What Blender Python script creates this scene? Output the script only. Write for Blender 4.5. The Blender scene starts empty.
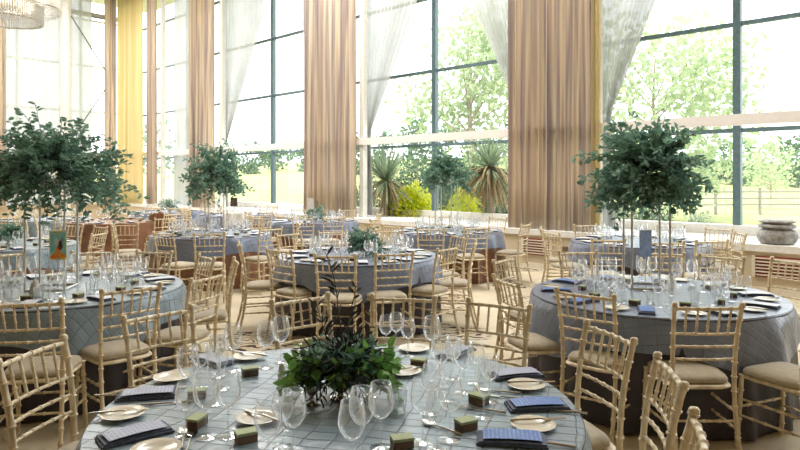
import bpy, math, random
from mathutils import Vector, Matrix
R = math.radians
PI = math.pi
rnd = random.Random(7)
sc = bpy.context.scene
col = sc.collection

# ------------------------------------------------------------------ camera
EYE, F, HOR = 1.65, 640.0, 178.0
cam = bpy.data.cameras.new('camera')
cam.sensor_width = 36; cam.lens = 36 * F / 800; cam.shift_y = -(225 - HOR) / 800
cam.clip_end = 600
camo = bpy.data.objects.new('camera', cam); col.objects.link(camo)
camo.location = (0, 0, EYE); camo.rotation_euler = (PI / 2, 0, 0)
sc.camera = camo

def at(px, py, z=0.0):
    y = (EYE - z) * F / (py - HOR)
    return ((px - 400) * y / F, y)

# room axes: n = towards the window wall, t = along it (away, to the left)
def W(n, t, z=0.0):
    return Vector((.696 * n - .718 * t, .718 * n + .696 * t, z))

# ------------------------------------------------------------------ materials
def newmat(name):
    m = bpy.data.materials.new(name); m.use_nodes = True
    nt = m.node_tree; b = nt.nodes['Principled BSDF']
    return m, nt, b

def coords(nt, scale=(1, 1, 1)):
    tc = nt.nodes.new('ShaderNodeTexCoord'); mp = nt.nodes.new('ShaderNodeMapping')
    mp.inputs['Scale'].default_value = scale
    nt.links.new(tc.outputs['Object'], mp.inputs['Vector'])
    return mp.outputs['Vector']

def ramp(nt, fac, stops):
    r = nt.nodes.new('ShaderNodeValToRGB')
    e = r.color_ramp.elements
    e[0].position, e[0].color = stops[0][0], (*stops[0][1], 1)
    e[1].position, e[1].color = stops[-1][0], (*stops[-1][1], 1)
    for p, c in stops[1:-1]:
        x = e.new(p); x.color = (*c, 1)
    nt.links.new(fac, r.inputs['Fac'])
    return r.outputs['Color']

def noise(nt, vec, scale, detail=3, rough=.5):
    n = nt.nodes.new('ShaderNodeTexNoise')
    n.inputs['Scale'].default_value = scale; n.inputs['Detail'].default_value = detail
    n.inputs['Roughness'].default_value = rough
    nt.links.new(vec, n.inputs['Vector'])
    return n.outputs['Fac']

def bump(nt, b, h, strength, dist=.01):
    bp = nt.nodes.new('ShaderNodeBump'); bp.inputs['Strength'].default_value = strength
    bp.inputs['Distance'].default_value = dist
    nt.links.new(h, bp.inputs['Height']); nt.links.new(bp.outputs['Normal'], b.inputs['Normal'])

def plain(name, c1, c2=None, rough=.5, metal=0, scale=20, stretch=(1, 1, 1), bmp=0, sheen=0, spec=.5):
    m, nt, b = newmat(name)
    c2 = c2 or tuple(min(1, x * 1.12) for x in c1)
    v = coords(nt, stretch); f = noise(nt, v, scale)
    nt.links.new(ramp(nt, f, [(.35, c1), (.65, c2)]), b.inputs['Base Color'])
    b.inputs['Roughness'].default_value = rough; b.inputs['Metallic'].default_value = metal
    b.inputs['Specular IOR Level'].default_value = spec
    if sheen: b.inputs['Sheen Weight'].default_value = sheen
    if bmp: bump(nt, b, f, bmp)
    return m

def translucent(name, c1, c2, amount, transp=0.0, scale=6, stretch=(1, 1, 1), rough=.8):
    m, nt, b = newmat(name)
    out = nt.nodes['Material Output']
    v = coords(nt, stretch); f = noise(nt, v, scale)
    c = ramp(nt, f, [(.35, c1), (.65, c2)])
    nt.links.new(c, b.inputs['Base Color']); b.inputs['Roughness'].default_value = rough
    b.inputs['Specular IOR Level'].default_value = .2
    tr = nt.nodes.new('ShaderNodeBsdfTranslucent'); nt.links.new(c, tr.inputs['Color'])
    mx = nt.nodes.new('ShaderNodeMixShader'); mx.inputs['Fac'].default_value = amount
    nt.links.new(b.outputs[0], mx.inputs[1]); nt.links.new(tr.outputs[0], mx.inputs[2])
    last = mx
    if transp:
        tp = nt.nodes.new('ShaderNodeBsdfTransparent')
        m2 = nt.nodes.new('ShaderNodeMixShader'); m2.inputs['Fac'].default_value = transp
        nt.links.new(mx.outputs[0], m2.inputs[1]); nt.links.new(tp.outputs[0], m2.inputs[2])
        last = m2
    nt.links.new(last.outputs[0], out.inputs['Surface'])
    return m

def thin_glass(name, tint=(1, 1, 1), add=.03, mul=1.0, milky=0.0, rough=.02, power=4, edge=0):
    m, nt, b = newmat(name); out = nt.nodes['Material Output']
    tp = nt.nodes.new('ShaderNodeBsdfTransparent'); tp.inputs['Color'].default_value = (*tint, 1)
    gl = nt.nodes.new('ShaderNodeBsdfGlossy'); gl.inputs['Roughness'].default_value = rough
    gl.inputs['Color'].default_value = (1, 1, 1, 1)
    lw = nt.nodes.new('ShaderNodeLayerWeight'); lw.inputs['Blend'].default_value = .5
    fr = nt.nodes.new('ShaderNodeMath'); fr.operation = 'POWER'; fr.inputs[1].default_value = power
    nt.links.new(lw.outputs['Facing'], fr.inputs[0])
    ma = nt.nodes.new('ShaderNodeMath'); ma.operation = 'MULTIPLY_ADD'; ma.use_clamp = True
    ma.inputs[1].default_value = mul; ma.inputs[2].default_value = add
    nt.links.new(fr.outputs[0], ma.inputs[0])
    mx = nt.nodes.new('ShaderNodeMixShader')
    nt.links.new(ma.outputs[0], mx.inputs['Fac'])
    nt.links.new(tp.outputs[0], mx.inputs[1]); nt.links.new(gl.outputs[0], mx.inputs[2])
    last = mx
    if milky:
        ml = nt.nodes.new('ShaderNodeMath'); ml.operation = 'MULTIPLY_ADD'; ml.use_clamp = True
        ml.inputs[1].default_value = edge; ml.inputs[2].default_value = milky; nt.links.new(fr.outputs[0], ml.inputs[0])
        tr = nt.nodes.new('ShaderNodeBsdfTranslucent'); tr.inputs['Color'].default_value = (.95, .97, 1, 1)
        m2 = nt.nodes.new('ShaderNodeMixShader'); nt.links.new(ml.outputs[0], m2.inputs['Fac'])
        nt.links.new(mx.outputs[0], m2.inputs[1]); nt.links.new(tr.outputs[0], m2.inputs[2]); last = m2
    nt.links.new(last.outputs[0], out.inputs['Surface'])
    return m

def tuck_mat(name, base, line):
    """satin overlay with a lattice of stitched pin tucks"""
    m, nt, b = newmat(name)
    tc = nt.nodes.new('ShaderNodeTexCoord')
    mp = nt.nodes.new('ShaderNodeMapping'); mp.inputs['Rotation'].default_value = (0, 0, R(14))
    nt.links.new(tc.outputs['UV'], mp.inputs['Vector'])
    nz = nt.nodes.new('ShaderNodeTexNoise'); nz.inputs['Scale'].default_value = 5
    nt.links.new(mp.outputs[0], nz.inputs['Vector'])
    vm = nt.nodes.new('ShaderNodeVectorMath'); vm.operation = 'SCALE'; vm.inputs['Scale'].default_value = .035
    nt.links.new(nz.outputs['Color'], vm.inputs[0])
    va = nt.nodes.new('ShaderNodeVectorMath'); va.operation = 'ADD'
    nt.links.new(mp.outputs[0], va.inputs[0]); nt.links.new(vm.outputs[0], va.inputs[1])
    br = nt.nodes.new('ShaderNodeTexBrick'); br.offset = 0; br.squash = 1
    br.inputs['Scale'].default_value = 1
    br.inputs['Brick Width'].default_value = .10; br.inputs['Row Height'].default_value = .062
    br.inputs['Mortar Size'].default_value = .0035; br.inputs['Mortar Smooth'].default_value = .6
    br.inputs['Color1'].default_value = (*base, 1)
    br.inputs['Color2'].default_value = (*[x * 1.12 for x in base], 1)
    br.inputs['Mortar'].default_value = (*line, 1)
    nt.links.new(va.outputs[0], br.inputs['Vector'])
    nt.links.new(br.outputs['Color'], b.inputs['Base Color'])
    inv = nt.nodes.new('ShaderNodeMath'); inv.operation = 'MULTIPLY_ADD'
    inv.inputs[1].default_value = -1; nt.links.new(br.outputs['Fac'], inv.inputs[0])
    n2 = noise(nt, va.outputs[0], 9, 2)
    nt.links.new(n2, inv.inputs[2])
    bump(nt, b, inv.outputs[0], .8, .012)
    b.inputs['Roughness'].default_value = .30; b.inputs['Sheen Weight'].default_value = .2
    b.inputs['Specular IOR Level'].default_value = 1.0
    return m

def curtain_mat(name, stops, amount):
    """drapes woven in vertical stripes (u of the cloth), a little light passes through"""
    m, nt, b = newmat(name); out = nt.nodes['Material Output']
    tc = nt.nodes.new('ShaderNodeTexCoord'); mp = nt.nodes.new('ShaderNodeMapping')
    mp.inputs['Scale'].default_value = (1, .01, 1)
    nt.links.new(tc.outputs['UV'], mp.inputs['Vector'])
    f = noise(nt, mp.outputs[0], 7, 3, .6)
    c = ramp(nt, f, stops)
    nt.links.new(c, b.inputs['Base Color']); b.inputs['Roughness'].default_value = .75
    b.inputs['Specular IOR Level'].default_value = .2
    tr = nt.nodes.new('ShaderNodeBsdfTranslucent'); nt.links.new(c, tr.inputs['Color'])
    mx = nt.nodes.new('ShaderNodeMixShader'); mx.inputs['Fac'].default_value = amount
    nt.links.new(b.outputs[0], mx.inputs[1]); nt.links.new(tr.outputs[0], mx.inputs[2])
    nt.links.new(mx.outputs[0], out.inputs['Surface'])
    return m

def carpet_mat():
    m, nt, b = newmat('carpet')
    v = coords(nt)
    nz = nt.nodes.new('ShaderNodeTexNoise'); nz.inputs['Scale'].default_value = 6; nz.inputs['Detail'].default_value = 1
    nt.links.new(v, nz.inputs['Vector'])
    vm = nt.nodes.new('ShaderNodeVectorMath'); vm.operation = 'SCALE'; vm.inputs['Scale'].default_value = .5
    nt.links.new(nz.outputs['Color'], vm.inputs[0])
    va = nt.nodes.new('ShaderNodeVectorMath'); va.operation = 'ADD'
    nt.links.new(v, va.inputs[0]); nt.links.new(vm.outputs[0], va.inputs[1])
    wv = nt.nodes.new('ShaderNodeTexWave'); wv.wave_type = 'RINGS'; wv.inputs['Scale'].default_value = 3.0
    wv.inputs['Distortion'].default_value = 2.5; wv.inputs['Detail'].default_value = 1.5
    nt.links.new(va.outputs[0], wv.inputs['Vector'])
    scroll = nt.nodes.new('ShaderNodeMapRange'); scroll.inputs[1].default_value = .18; scroll.inputs[2].default_value = .30
    scroll.inputs[3].default_value = 1; scroll.inputs[4].default_value = 0
    nt.links.new(wv.outputs['Fac'], scroll.inputs[0])
    # the scrolls come in medallions set out on a grid
    vo = nt.nodes.new('ShaderNodeTexVoronoi'); vo.inputs['Scale'].default_value = .62; vo.inputs['Randomness'].default_value = .35
    nt.links.new(v, vo.inputs['Vector'])
    med = nt.nodes.new('ShaderNodeMapRange'); med.inputs[1].default_value = .33; med.inputs[2].default_value = .37
    med.inputs[3].default_value = 1; med.inputs[4].default_value = 0
    nt.links.new(vo.outputs['Distance'], med.inputs[0])
    mu = nt.nodes.new('ShaderNodeMath'); mu.operation = 'MULTIPLY'
    nt.links.new(scroll.outputs[0], mu.inputs[0]); nt.links.new(med.outputs[0], mu.inputs[1])
    f2 = noise(nt, v, 2.0, 4)
    base = ramp(nt, f2, [(.3, (.52, .44, .32)), (.7, (.64, .56, .42))])
    mix = nt.nodes.new('ShaderNodeMixRGB'); nt.links.new(mu.outputs[0], mix.inputs['Fac'])
    nt.links.new(base, mix.inputs[1]); mix.inputs[2].default_value = (.07, .045, .04, 1)
    nt.links.new(mix.outputs[0], b.inputs['Base Color'])
    b.inputs['Roughness'].default_value = .95; b.inputs['Specular IOR Level'].default_value = .1
    bump(nt, b, noise(nt, v, 160, 2), .4, .004)
    return m

def menu_mat(name, paper, ink):
    m, nt, b = newmat(name)
    v = coords(nt, (1, 1, 1))
    wv = nt.nodes.new('ShaderNodeTexWave'); wv.bands_direction = 'Y'; wv.inputs['Scale'].default_value = 22
    wv.inputs['Distortion'].default_value = .0
    nt.links.new(v, wv.inputs['Vector'])
    nz = nt.nodes.new('ShaderNodeTexNoise'); nz.inputs['Scale'].default_value = 90; nt.links.new(v, nz.inputs['Vector'])
    mu = nt.nodes.new('ShaderNodeMath'); mu.operation = 'MULTIPLY'
    nt.links.new(wv.outputs['Fac'], mu.inputs[0]); nt.links.new(nz.outputs['Fac'], mu.inputs[1])
    nt.links.new(ramp(nt, mu.outputs[0], [(.38, paper), (.5, ink)]), b.inputs['Base Color'])
    b.inputs['Roughness'].default_value = .45
    return m

M = {}
M['wood'] = plain('limewashed_wood', (.58, .46, .29), (.82, .71, .50), .34, scale=28, stretch=(1, 1, .5), bmp=.15)
M['cushion'] = plain('cushion_fabric', (.40, .34, .25), (.48, .41, .30), .9, scale=30, sheen=.3, spec=.2)
M['tuck'] = tuck_mat('pintuck_satin', (.20, .28, .345), (.085, .115, .145))
M['tuck2'] = tuck_mat('pintuck_satin_grey', (.145, .185, .285), (.12, .15, .23))
M['tuck3'] = tuck_mat('pintuck_satin_blue', (.19, .26, .32), (.14, .19, .24))
M['copper'] = plain('copper_satin', (.15, .065, .035), (.27, .125, .06), .36, scale=4, sheen=.2)
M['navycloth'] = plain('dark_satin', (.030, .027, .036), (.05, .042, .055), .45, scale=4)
M['board'] = plain('plywood', (.35, .24, .14), rough=.6)
M['glass'] = thin_glass('drinking_glass', (.975, .985, .985), .08, 1.1, milky=.025, rough=.05, power=2.2, edge=.6)  # white mixed into the edges imitates window light caught in the rims
M['pane'] = thin_glass('window_glass', (.96, .98, .98), .02, .5, milky=.055, rough=.0)  # milky white mixed in to imitate veiling glare at the windows
M['china'] = plain('cream_china', (.72, .66, .54), (.78, .73, .62), .18, scale=6)
M['steel'] = plain('polished_steel', (.55, .52, .47), (.70, .67, .60), .18, metal=1, scale=8)
M['silver'] = plain('mercury_silver', (.45, .42, .38), (.75, .72, .68), .15, metal=1, scale=60)
M['navy'] = plain('navy_napkin', (.06, .075, .12), (.10, .12, .18), .7, scale=60, bmp=.1)
M['menublue'] = menu_mat('blue_menu', (.07, .16, .46), (.20, .32, .62))
M['menupale'] = menu_mat('pale_menu', (.36, .39, .53), (.24, .26, .38))
M['menuwhite'] = menu_mat('white_menu', (.72, .74, .80), (.45, .47, .58))
M['boxbrown'] = plain('brown_card', (.13, .085, .05), (.18, .12, .075), .6)
M['boxgreen'] = plain('green_paper', (.36, .42, .22), (.44, .50, .28), .6)
M['ceramic'] = plain('white_ceramic', (.84, .84, .80), rough=.3)
M['paint'] = plain('white_painted_steel', (.70, .69, .64), rough=.4)
M['wirewhite'] = plain('brushed_stand_metal', (.62, .62, .60), (.72, .72, .70), .3, metal=.4)
M['frame'] = plain('grey_green_aluminium', (.10, .16, .18), (.13, .20, .22), .4)
M['beam'] = plain('cream_beam', (.90, .85, .80), (.93, .89, .84), .6)
M['wall'] = plain('beige_plaster', (.62, .52, .36), (.66, .56, .40), .85, scale=3)
M['ledge'] = plain('white_ledge', (.80, .79, .75), rough=.5)
M['darkred'] = plain('dark_red_grille', (.26, .045, .04), rough=.6)
M['cream'] = plain('cream_slat', (.74, .68, .55), rough=.6)
M['ceiling'] = plain('ceiling_plaster', (.72, .70, .65), rough=.9, scale=2)
M['pink'] = curtain_mat('dusky_striped_drape', [(.34, (.44, .39, .39)), (.43, (.74, .64, .56)), (.50, (.90, .81, .66)), (.57, (.56, .48, .48)), (.66, (.92, .86, .74))], .62)
M['gold'] = curtain_mat('gold_drape', [(.3, (.78, .66, .38)), (.5, (.88, .79, .52)), (.7, (.94, .88, .68))], .6)
M['sheer'] = translucent('sheer_voile', (.46, .47, .45), (.52, .53, .51), .38, .09, 2)
M['leafdark'] = translucent('dark_eucalyptus_leaf', (.12, .24, .19), (.26, .42, .31), .4, scale=8, rough=.45)
M['leafmid'] = translucent('green_leaf', (.12, .30, .07), (.26, .46, .12), .35, scale=9, rough=.4)
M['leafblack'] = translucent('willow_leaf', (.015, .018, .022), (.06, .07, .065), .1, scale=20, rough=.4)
M['stem'] = plain('brown_stem', (.06, .045, .03), rough=.8)
M['tree1'] = translucent('tree_leaf_pale', (.36, .46, .25), (.48, .56, .34), .5, scale=.6)
M['tree2'] = translucent('tree_leaf_mid', (.07, .15, .07), (.16, .26, .12), .4, scale=.4)
M['yellow'] = translucent('golden_shrub_leaf', (.48, .55, .01), (.80, .80, .02), .4, scale=2)
M['yucca'] = translucent('yucca_blade', (.20, .30, .20), (.48, .56, .38), .3, scale=3)
M['yuccadry'] = translucent('dry_yucca_blade', (.30, .22, .12), (.46, .36, .22), .2, scale=3)
M['bark'] = plain('bark', (.30, .25, .19), (.40, .34, .26), .9, scale=10)
M['grass'] = plain('lawn', (.25, .27, .10), (.34, .34, .15), .95, scale=.6, spec=.1)
M['fence'] = plain('grey_fence_wood', (.16, .15, .13), rough=.9)
M['stone'] = plain('grey_stone', (.22, .21, .20), (.42, .41, .38), .85, scale=14, bmp=.4)
M['crystal'] = thin_glass('crystal_bead', (.92, .90, .85), .35, 1.2, milky=.45, rough=.10)
M['carpet'] = carpet_mat()
M['white_cloth'] = plain('white_linen', (.74, .73, .70), rough=.85)
M['teal'] = plain('teal_print', (.22, .72, .80), (.40, .84, .88), .4, scale=25)
M['orange'] = plain('orange_print', (.92, .20, .03), (.97, .50, .08), .4, scale=60)
M['yellowprint'] = translucent('yellow_print', (.85, .82, .50), (.90, .86, .55), .5, rough=.4)
M['maroon'] = plain('maroon_print', (.16, .03, .04), rough=.4)
M['bluecard'] = translucent('blue_card', (.40, .50, .68), (.62, .70, .82), .5, scale=25, rough=.4)
M['brownprint'] = plain('brown_print', (.10, .07, .05), (.30, .24, .18), .4, scale=30)

# ------------------------------------------------------------------ mesh builder
class MB:
    def __init__(s): s.v, s.f, s.mi, s.uv = [], [], [], {}
    def add(s, vs, fs, mi=0):
        o = len(s.v); s.v += [tuple(p) for p in vs]
        s.f += [tuple(i + o for i in f) for f in fs]; s.mi += [mi] * len(fs)
    def box(s, c, d, rz=0, mi=0, tf=None):
        x, y, z = d[0] / 2, d[1] / 2, d[2] / 2
        cs, sn = math.cos(rz), math.sin(rz); vs = []
        for a, b, e in ((-x, -y, -z), (x, -y, -z), (x, y, -z), (-x, y, -z), (-x, -y, z), (x, -y, z), (x, y, z), (-x, y, z)):
            p = (c[0] + a * cs - b * sn, c[1] + a * sn + b * cs, c[2] + e)
            vs.append(tf(*p) if tf else p)
        s.add(vs, [(0, 3, 2, 1), (4, 5, 6, 7), (0, 1, 5, 4), (1, 2, 6, 5), (2, 3, 7, 6), (3, 0, 4, 7)], mi)
    def nbox(s, n0, n1, t0, t1, z0, z1, mi=0):
        s.box(((n0 + n1) / 2, (t0 + t1) / 2, (z0 + z1) / 2), (n1 - n0, t1 - t0, z1 - z0), 0, mi, tf=W)
    def tube(s, pts, rad, k=8, mi=0, cap=True):
        pts = [Vector(p) for p in pts]; n = len(pts)
        if not isinstance(rad, (list, tuple)): rad = [rad] * n
        vs = []; up = None
        for i, p in enumerate(pts):
            d = (pts[min(i + 1, n - 1)] - pts[max(i - 1, 0)])
            d = d.normalized() if d.length > 1e-9 else Vector((0, 0, 1))
            if up is None: up = Vector((0, 0, 1)) if abs(d.z) < .9 else Vector((1, 0, 0))
            a = d.cross(up)
            if a.length < 1e-6: a = d.cross(Vector((0, 1, 0)))
            a.normalize(); b = a.cross(d).normalized(); up = b
            for j in range(k):
                t = 2 * PI * j / k
                vs.append(p + (a * math.cos(t) + b * math.sin(t)) * rad[i])
        fs = [(i * k + j, i * k + (j + 1) % k, (i + 1) * k + (j + 1) % k, (i + 1) * k + j) for i in range(n - 1) for j in range(k)]
        if cap:
            fs.append(tuple(range(k - 1, -1, -1))); fs.append(tuple((n - 1) * k + j for j in range(k)))
        s.add(vs, fs, mi)
    def lathe(s, prof, k=20, c=(0, 0, 0), mi=0, capb=False, capt=False):
        vs = []
        for r, z in prof:
            for j in range(k):
                t = 2 * PI * j / k; vs.append((c[0] + r * math.cos(t), c[1] + r * math.sin(t), c[2] + z))
        n = len(prof)
        fs = [(i * k + j, i * k + (j + 1) % k, (i + 1) * k + (j + 1) % k, (i + 1) * k + j) for i in range(n - 1) for j in range(k)]
        if capb: fs.append(tuple(range(k - 1, -1, -1)))
        if capt: fs.append(tuple((n - 1) * k + j for j in range(k)))
        s.add(vs, fs, mi)
    def leaf(s, p, d, up, L, w, fold=.15, mi=0):
        p, d = Vector(p), Vector(d).normalized(); a = d.cross(Vector(up))
        if a.length < 1e-5: a = d.cross(Vector((1, 0, 0)))
        a.normalize(); b = a.cross(d)
        q = [p, p + d * L * .35 + a * w / 2 + b * fold * w, p + d * L * .75 + a * w * .38 + b * fold * w, p + d * L - b * .1 * L,
             p + d * L * .75 - a * w * .38 + b * fold * w, p + d * L * .35 - a * w / 2 + b * fold * w, p + d * L * .5 - b * .05 * L]
        s.add(q, [(0, 1, 6), (1, 2, 6), (2, 3, 6), (3, 4, 6), (4, 5, 6), (5, 0, 6)], mi)
    def build(s, name, mats, parent=None, smooth=True, uv=None):
        me = bpy.data.meshes.new(name); me.from_pydata(s.v, [], s.f)
        if not isinstance(mats, (list, tuple)): mats = [mats]
        for m in mats: me.materials.append(m)
        if len(mats) > 1: me.polygons.foreach_set('material_index', s.mi)
        if smooth: me.polygons.foreach_set('use_smooth', [True] * len(s.f))
        if uv:
            l = me.uv_layers.new(name='UVMap')
            for i, lp in enumerate(me.loops): l.data[i].uv = uv[lp.vertex_index]
        me.update()
        o = bpy.data.objects.new(name, me); col.objects.link(o)
        if parent: o.parent = parent
        if smooth: 
            try: me.set_sharp_from_angle(angle=R(50))
            except Exception: pass
        return o

def tag(o, label, cat, group=None):
    o['label'] = label; o['category'] = cat
    if group: o['group'] = group
    return o
def struct(o): o['kind'] = 'structure'; return o
def empty(name, loc=(0, 0, 0), rz=0):
    o = bpy.data.objects.new(name, None); o.empty_display_size = .1
    col.objects.link(o); o.location = loc; o.rotation_euler = (0, 0, rz); return o
def copy_tree(o, parent=None):
    c = o.copy(); col.objects.link(c)
    if parent: c.parent = parent
    for k in ('label', 'group'):
        if not parent and k in c: del c[k]
    for ch in list(o.children): copy_tree(ch, c)
    return c

class Kind:
    """one kind of thing: the first placement uses the model itself, each later one a copy"""
    def __init__(s, make): s.make, s.o = make, None
    def __call__(s, loc, rz, label, group=None, rx=0):
        if s.o is None: s.o = s.make(); o = s.o
        else: o = copy_tree(s.o)
        o.location = loc; o.rotation_euler = (rx, 0, rz)
        o['label'] = label
        if group: o['group'] = group
        elif 'group' in o: del o['group']
        return o

# ------------------------------------------------------------------ the room shell
T0, T1, NW = -6.0, 25.2, 10.15
m = MB(); m.nbox(-7, NW + .1, T0, T1 + 1.0, -.1, 0); struct(m.build('floor', M['carpet'], smooth=False))
m = MB(); m.nbox(-7, 12, T0, T1 + 1.2, 8.6, 8.8); struct(m.build('ceiling', M['ceiling'], smooth=False))
# sill wall under the windows, with its deep ledge
m = MB(); m.nbox(NW, NW + .12, T0, T1, 0, .60); struct(m.build('wall_windows', M['wall'], smooth=False))
m = MB(); m.nbox(NW - .03, 11.62, T0, T1, .60, .70); m.nbox(11.55, 11.80, T0, T1 + 1, -.3, .86)
struct(m.build('trim_1', M['ledge'], smooth=False))
m = MB(); m.nbox(2, 11.6, T1 + .05, T1 + .2, 0, .60); m.nbox(2, 11.6, T1 - .02, T1 + .9, .60, .70); struct(m.build('wall_left', M['wall'], smooth=False))
m = MB(); m.nbox(NW - .015, NW, T0, T1, 0, .09); struct(m.build('baseboard_windows', M['cream'], smooth=False))
m = MB(); m.nbox(-7.15, -7, T0, T1 + 1, 0, 8.6); struct(m.build('wall_back', M['board'], smooth=False))
m = MB(); m.nbox(-7, 12, T0 - .15, T0, -.1, 8.6); struct(m.build('wall_right', M['board'], smooth=False))
m = MB(); m.nbox(-7, 2, T1 + .05, T1 + .2, 0, 8.6); struct(m.build('wall_left_far', M['wall'], smooth=False))
# far part of the left side: sill upstand on the left
m = MB(); m.nbox(2, 11.8, T1 + .9, T1 + 1.1, -.3, .86); struct(m.build('trim_2', M['ledge'], smooth=False))
# transom beam and posts of the inner frame
m = MB(); m.nbox(10.42, 10.60, T0, T1, 2.45, 2.61)
struct(m.build('trim_3', M['beam'], smooth=False))
m = MB()
for z in (2.45, 7.75): m.nbox(8.0 if z > 7 else 2, 10.4, T1 - .0, T1 + .16, z, z + .15)
m.nbox(2, 10.4, T1, T1 + .16, 7.75, 7.9)
struct(m.build('trim_4', M['paint'], smooth=False))
for i, t in enumerate((5.28, 11.36, 17.85, 21.9)):
    m = MB(); m.nbox(10.45, 10.58, t, t + .14, .70, 8.6)
    struct(m.build('trim_%d' % (5 + i), M['paint'], smooth=False))

# windows: dark mullions 1.1 m behind the inner frame
def window(idx, t0, t1, mull, levels):
    m = MB(); n0, n1 = 11.64, 11.76
    for t in mull: m.nbox(n0, n1, t - .06, t + .06, .86, 8.6)
    for z in levels: m.nbox(n0 + .02, n1 - .02, t0, t1, z - .035, z + .035)
    o = struct(m.build('window_%d' % idx, M['frame'], smooth=False))
    g = MB(); g.add([W(11.70, t0, .9), W(11.70, t1, .9), W(11.70, t1, 8.6), W(11.70, t0, 8.6)], [(0, 1, 2, 3)])
    g.build('pane', M['pane'], o, smooth=False)
LV = (2.45, 4.24, 6.03, 7.82)
window(1, T0, 6.6, (-3.32, 3.42), LV)
window(2, 6.6, 13.4, (6.6, 10.16), LV)
window(3, 13.4, 20.0, (13.4, 16.9), LV)
window(4, 20.0, 26.2, (20.0, 22.4, 24.4), LV)
m = MB()
for n in (2.1, 4.6, 7.0, 9.2, 11.5): m.nbox(n - .05, n + .05, T1 + .95, T1 + 1.07, .86, 8.6)
for z in LV: m.nbox(2, 11.7, T1 + .97, T1 + 1.05, z - .035, z + .035)
w5 = struct(m.build('window_5', M['paint'], smooth=False))
g = MB(); g.add([W(2, T1 + 1.0, .86), W(11.7, T1 + 1.0, .86), W(11.7, T1 + 1.0, 8.6), W(2, T1 + 1.0, 8.6)], [(0, 1, 2, 3)])
g.build('pane', M['pane'], w5, smooth=False)

# ventilation grilles set in the sill wall
def grille(t0, t1, label):
    r = empty('ventilation_grille', W(NW - .01, (t0 + t1) / 2, .26)); c = r.location
    m = MB(); m.nbox(NW - .012, NW - .004, t0, t1, .24, .54)
    for v in range(len(m.v)): m.v[v] = tuple(Vector(m.v[v]) - c)
    m.build('backing', M['darkred'], r, smooth=False)
    m = MB()
    for k in range(6): m.nbox(NW - .035, NW - .012, t0, t1, .264 + k * .047, .281 + k * .047)
    for t in (t0, t1): m.nbox(NW - .04, NW - .012, t - .02, t + .02, .24, .54)
    for v in range(len(m.v)): m.v[v] = tuple(Vector(m.v[v]) - c)
    m.build('slats', M['cream'], r, smooth=False)
    tag(r, label, 'air grille', 'grilles in the sill wall')
grille(6.05, 6.65, 'red and cream slatted air grille in the sill wall below the broad curtain')
grille(1.75, 2.75, 'red and cream slatted air grille just below the stone pot')
grille(.35, 1.65, 'red and cream slatted air grille at the right end of the sill wall')
grille(4.5, 5.4, 'red and cream slatted air grille behind the chairs by the window table')
def small_socket():
    m = MB(); m.nbox(NW - .02, NW, 5.72, 5.84, .36, .44)
    o = m.build('wall_socket', M['boxbrown'], smooth=False)
    tag(o, 'dark wall socket beside the slatted grille under the broad curtain', 'socket')
small_socket()

# ------------------------------------------------------------------ curtains
def drape(name, t0, t1, n0, mat, label, z0=.705, z1=8.55, side='t', pitch=.17, amp=.105, seed=1, group=None, flare=0):
    r_ = random.Random(seed); L = t1 - t0; k = max(2, int(L / pitch)); N = k * 8
    ph = [r_.uniform(-.5, .5) for _ in range(k + 2)]; am = [r_.uniform(.65, 1.2) for _ in range(k + 2)]
    m = MB(); uv = []; rows = 10
    for i in range(rows + 1):
        s = i / rows; z = z0 + (z1 - z0) * s
        for j in range(N + 1):
            u = j / N * k; q = int(u); w = u - q
            pa = ph[q] * (1 - w) + ph[q + 1] * w; a = am[q] * (1 - w) + am[q + 1] * w
            off = amp * a * math.sin(2 * PI * u + pa * 1.5 + .15 * math.sin(3 * s + q)) * (1.1 - .2 * s)
            c = (t0 + t1) / 2; tt = c + (t0 + L * j / N - c) * (1 + flare * (1 - s) ** 3) + .02 * math.sin(2 * PI * u * 2 + pa)
            m.v.append(tuple(W(n0 + off, tt, z) if side == 't' else W(tt, n0 + off, z)))
            uv.append((u * .32, s * 8))
    w_ = N + 1
    for i in range(rows):
        for j in range(N): m.f.append((i * w_ + j, i * w_ + j + 1, (i + 1) * w_ + j + 1, (i + 1) * w_ + j)); m.mi.append(0)
    o = m.build(name, mat, uv=uv)
    sm = o.modifiers.new('cloth thickness', 'SOLIDIFY'); sm.thickness = .006
    tag(o, label, 'curtain', group); return o
g = 'tall drapes between the windows'
drape('curtain', 5.34, 7.07, 10.30, M['pink'], 'broad floor-to-ceiling striped dusky curtain between middle and right windows', seed=3, group=g)
drape('curtain', 5.22, 5.38, 10.36, M['gold'], 'narrow gold curtain edge at the left jamb of the right window', seed=4, pitch=.08, amp=.04, group=g)
drape('curtain', 11.50, 13.42, 10.30, M['pink'], 'tall pinkish striped curtain left of the middle window', seed=5, pitch=.19, group=g)
drape('curtain', 18.1, 19.5, 10.28, M['pink'], 'tall tan curtain right of the braced corner bay', seed=6, pitch=.2, group=g)
drape('curtain', 22.1, 22.6, 10.28, M['pink'], 'narrow tan curtain strip right of the gold corner curtain', seed=8, pitch=.16, group=g)
drape('curtain', 23.0, 25.0, 10.20, M['gold'], 'bright golden curtain in the room corner', seed=9, pitch=.24, group=g)
drape('curtain', 9.62, 10.05, 24.9, M['pink'], 'tan curtain on the left wall beside the golden curtain', side='n', seed=10, pitch=.17, group=g)
drape('curtain', 5.4, 6.33, 24.9, M['pink'], 'beige curtain at the left picture edge under the chandelier', side='n', seed=11, pitch=.2, group=g)

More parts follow.
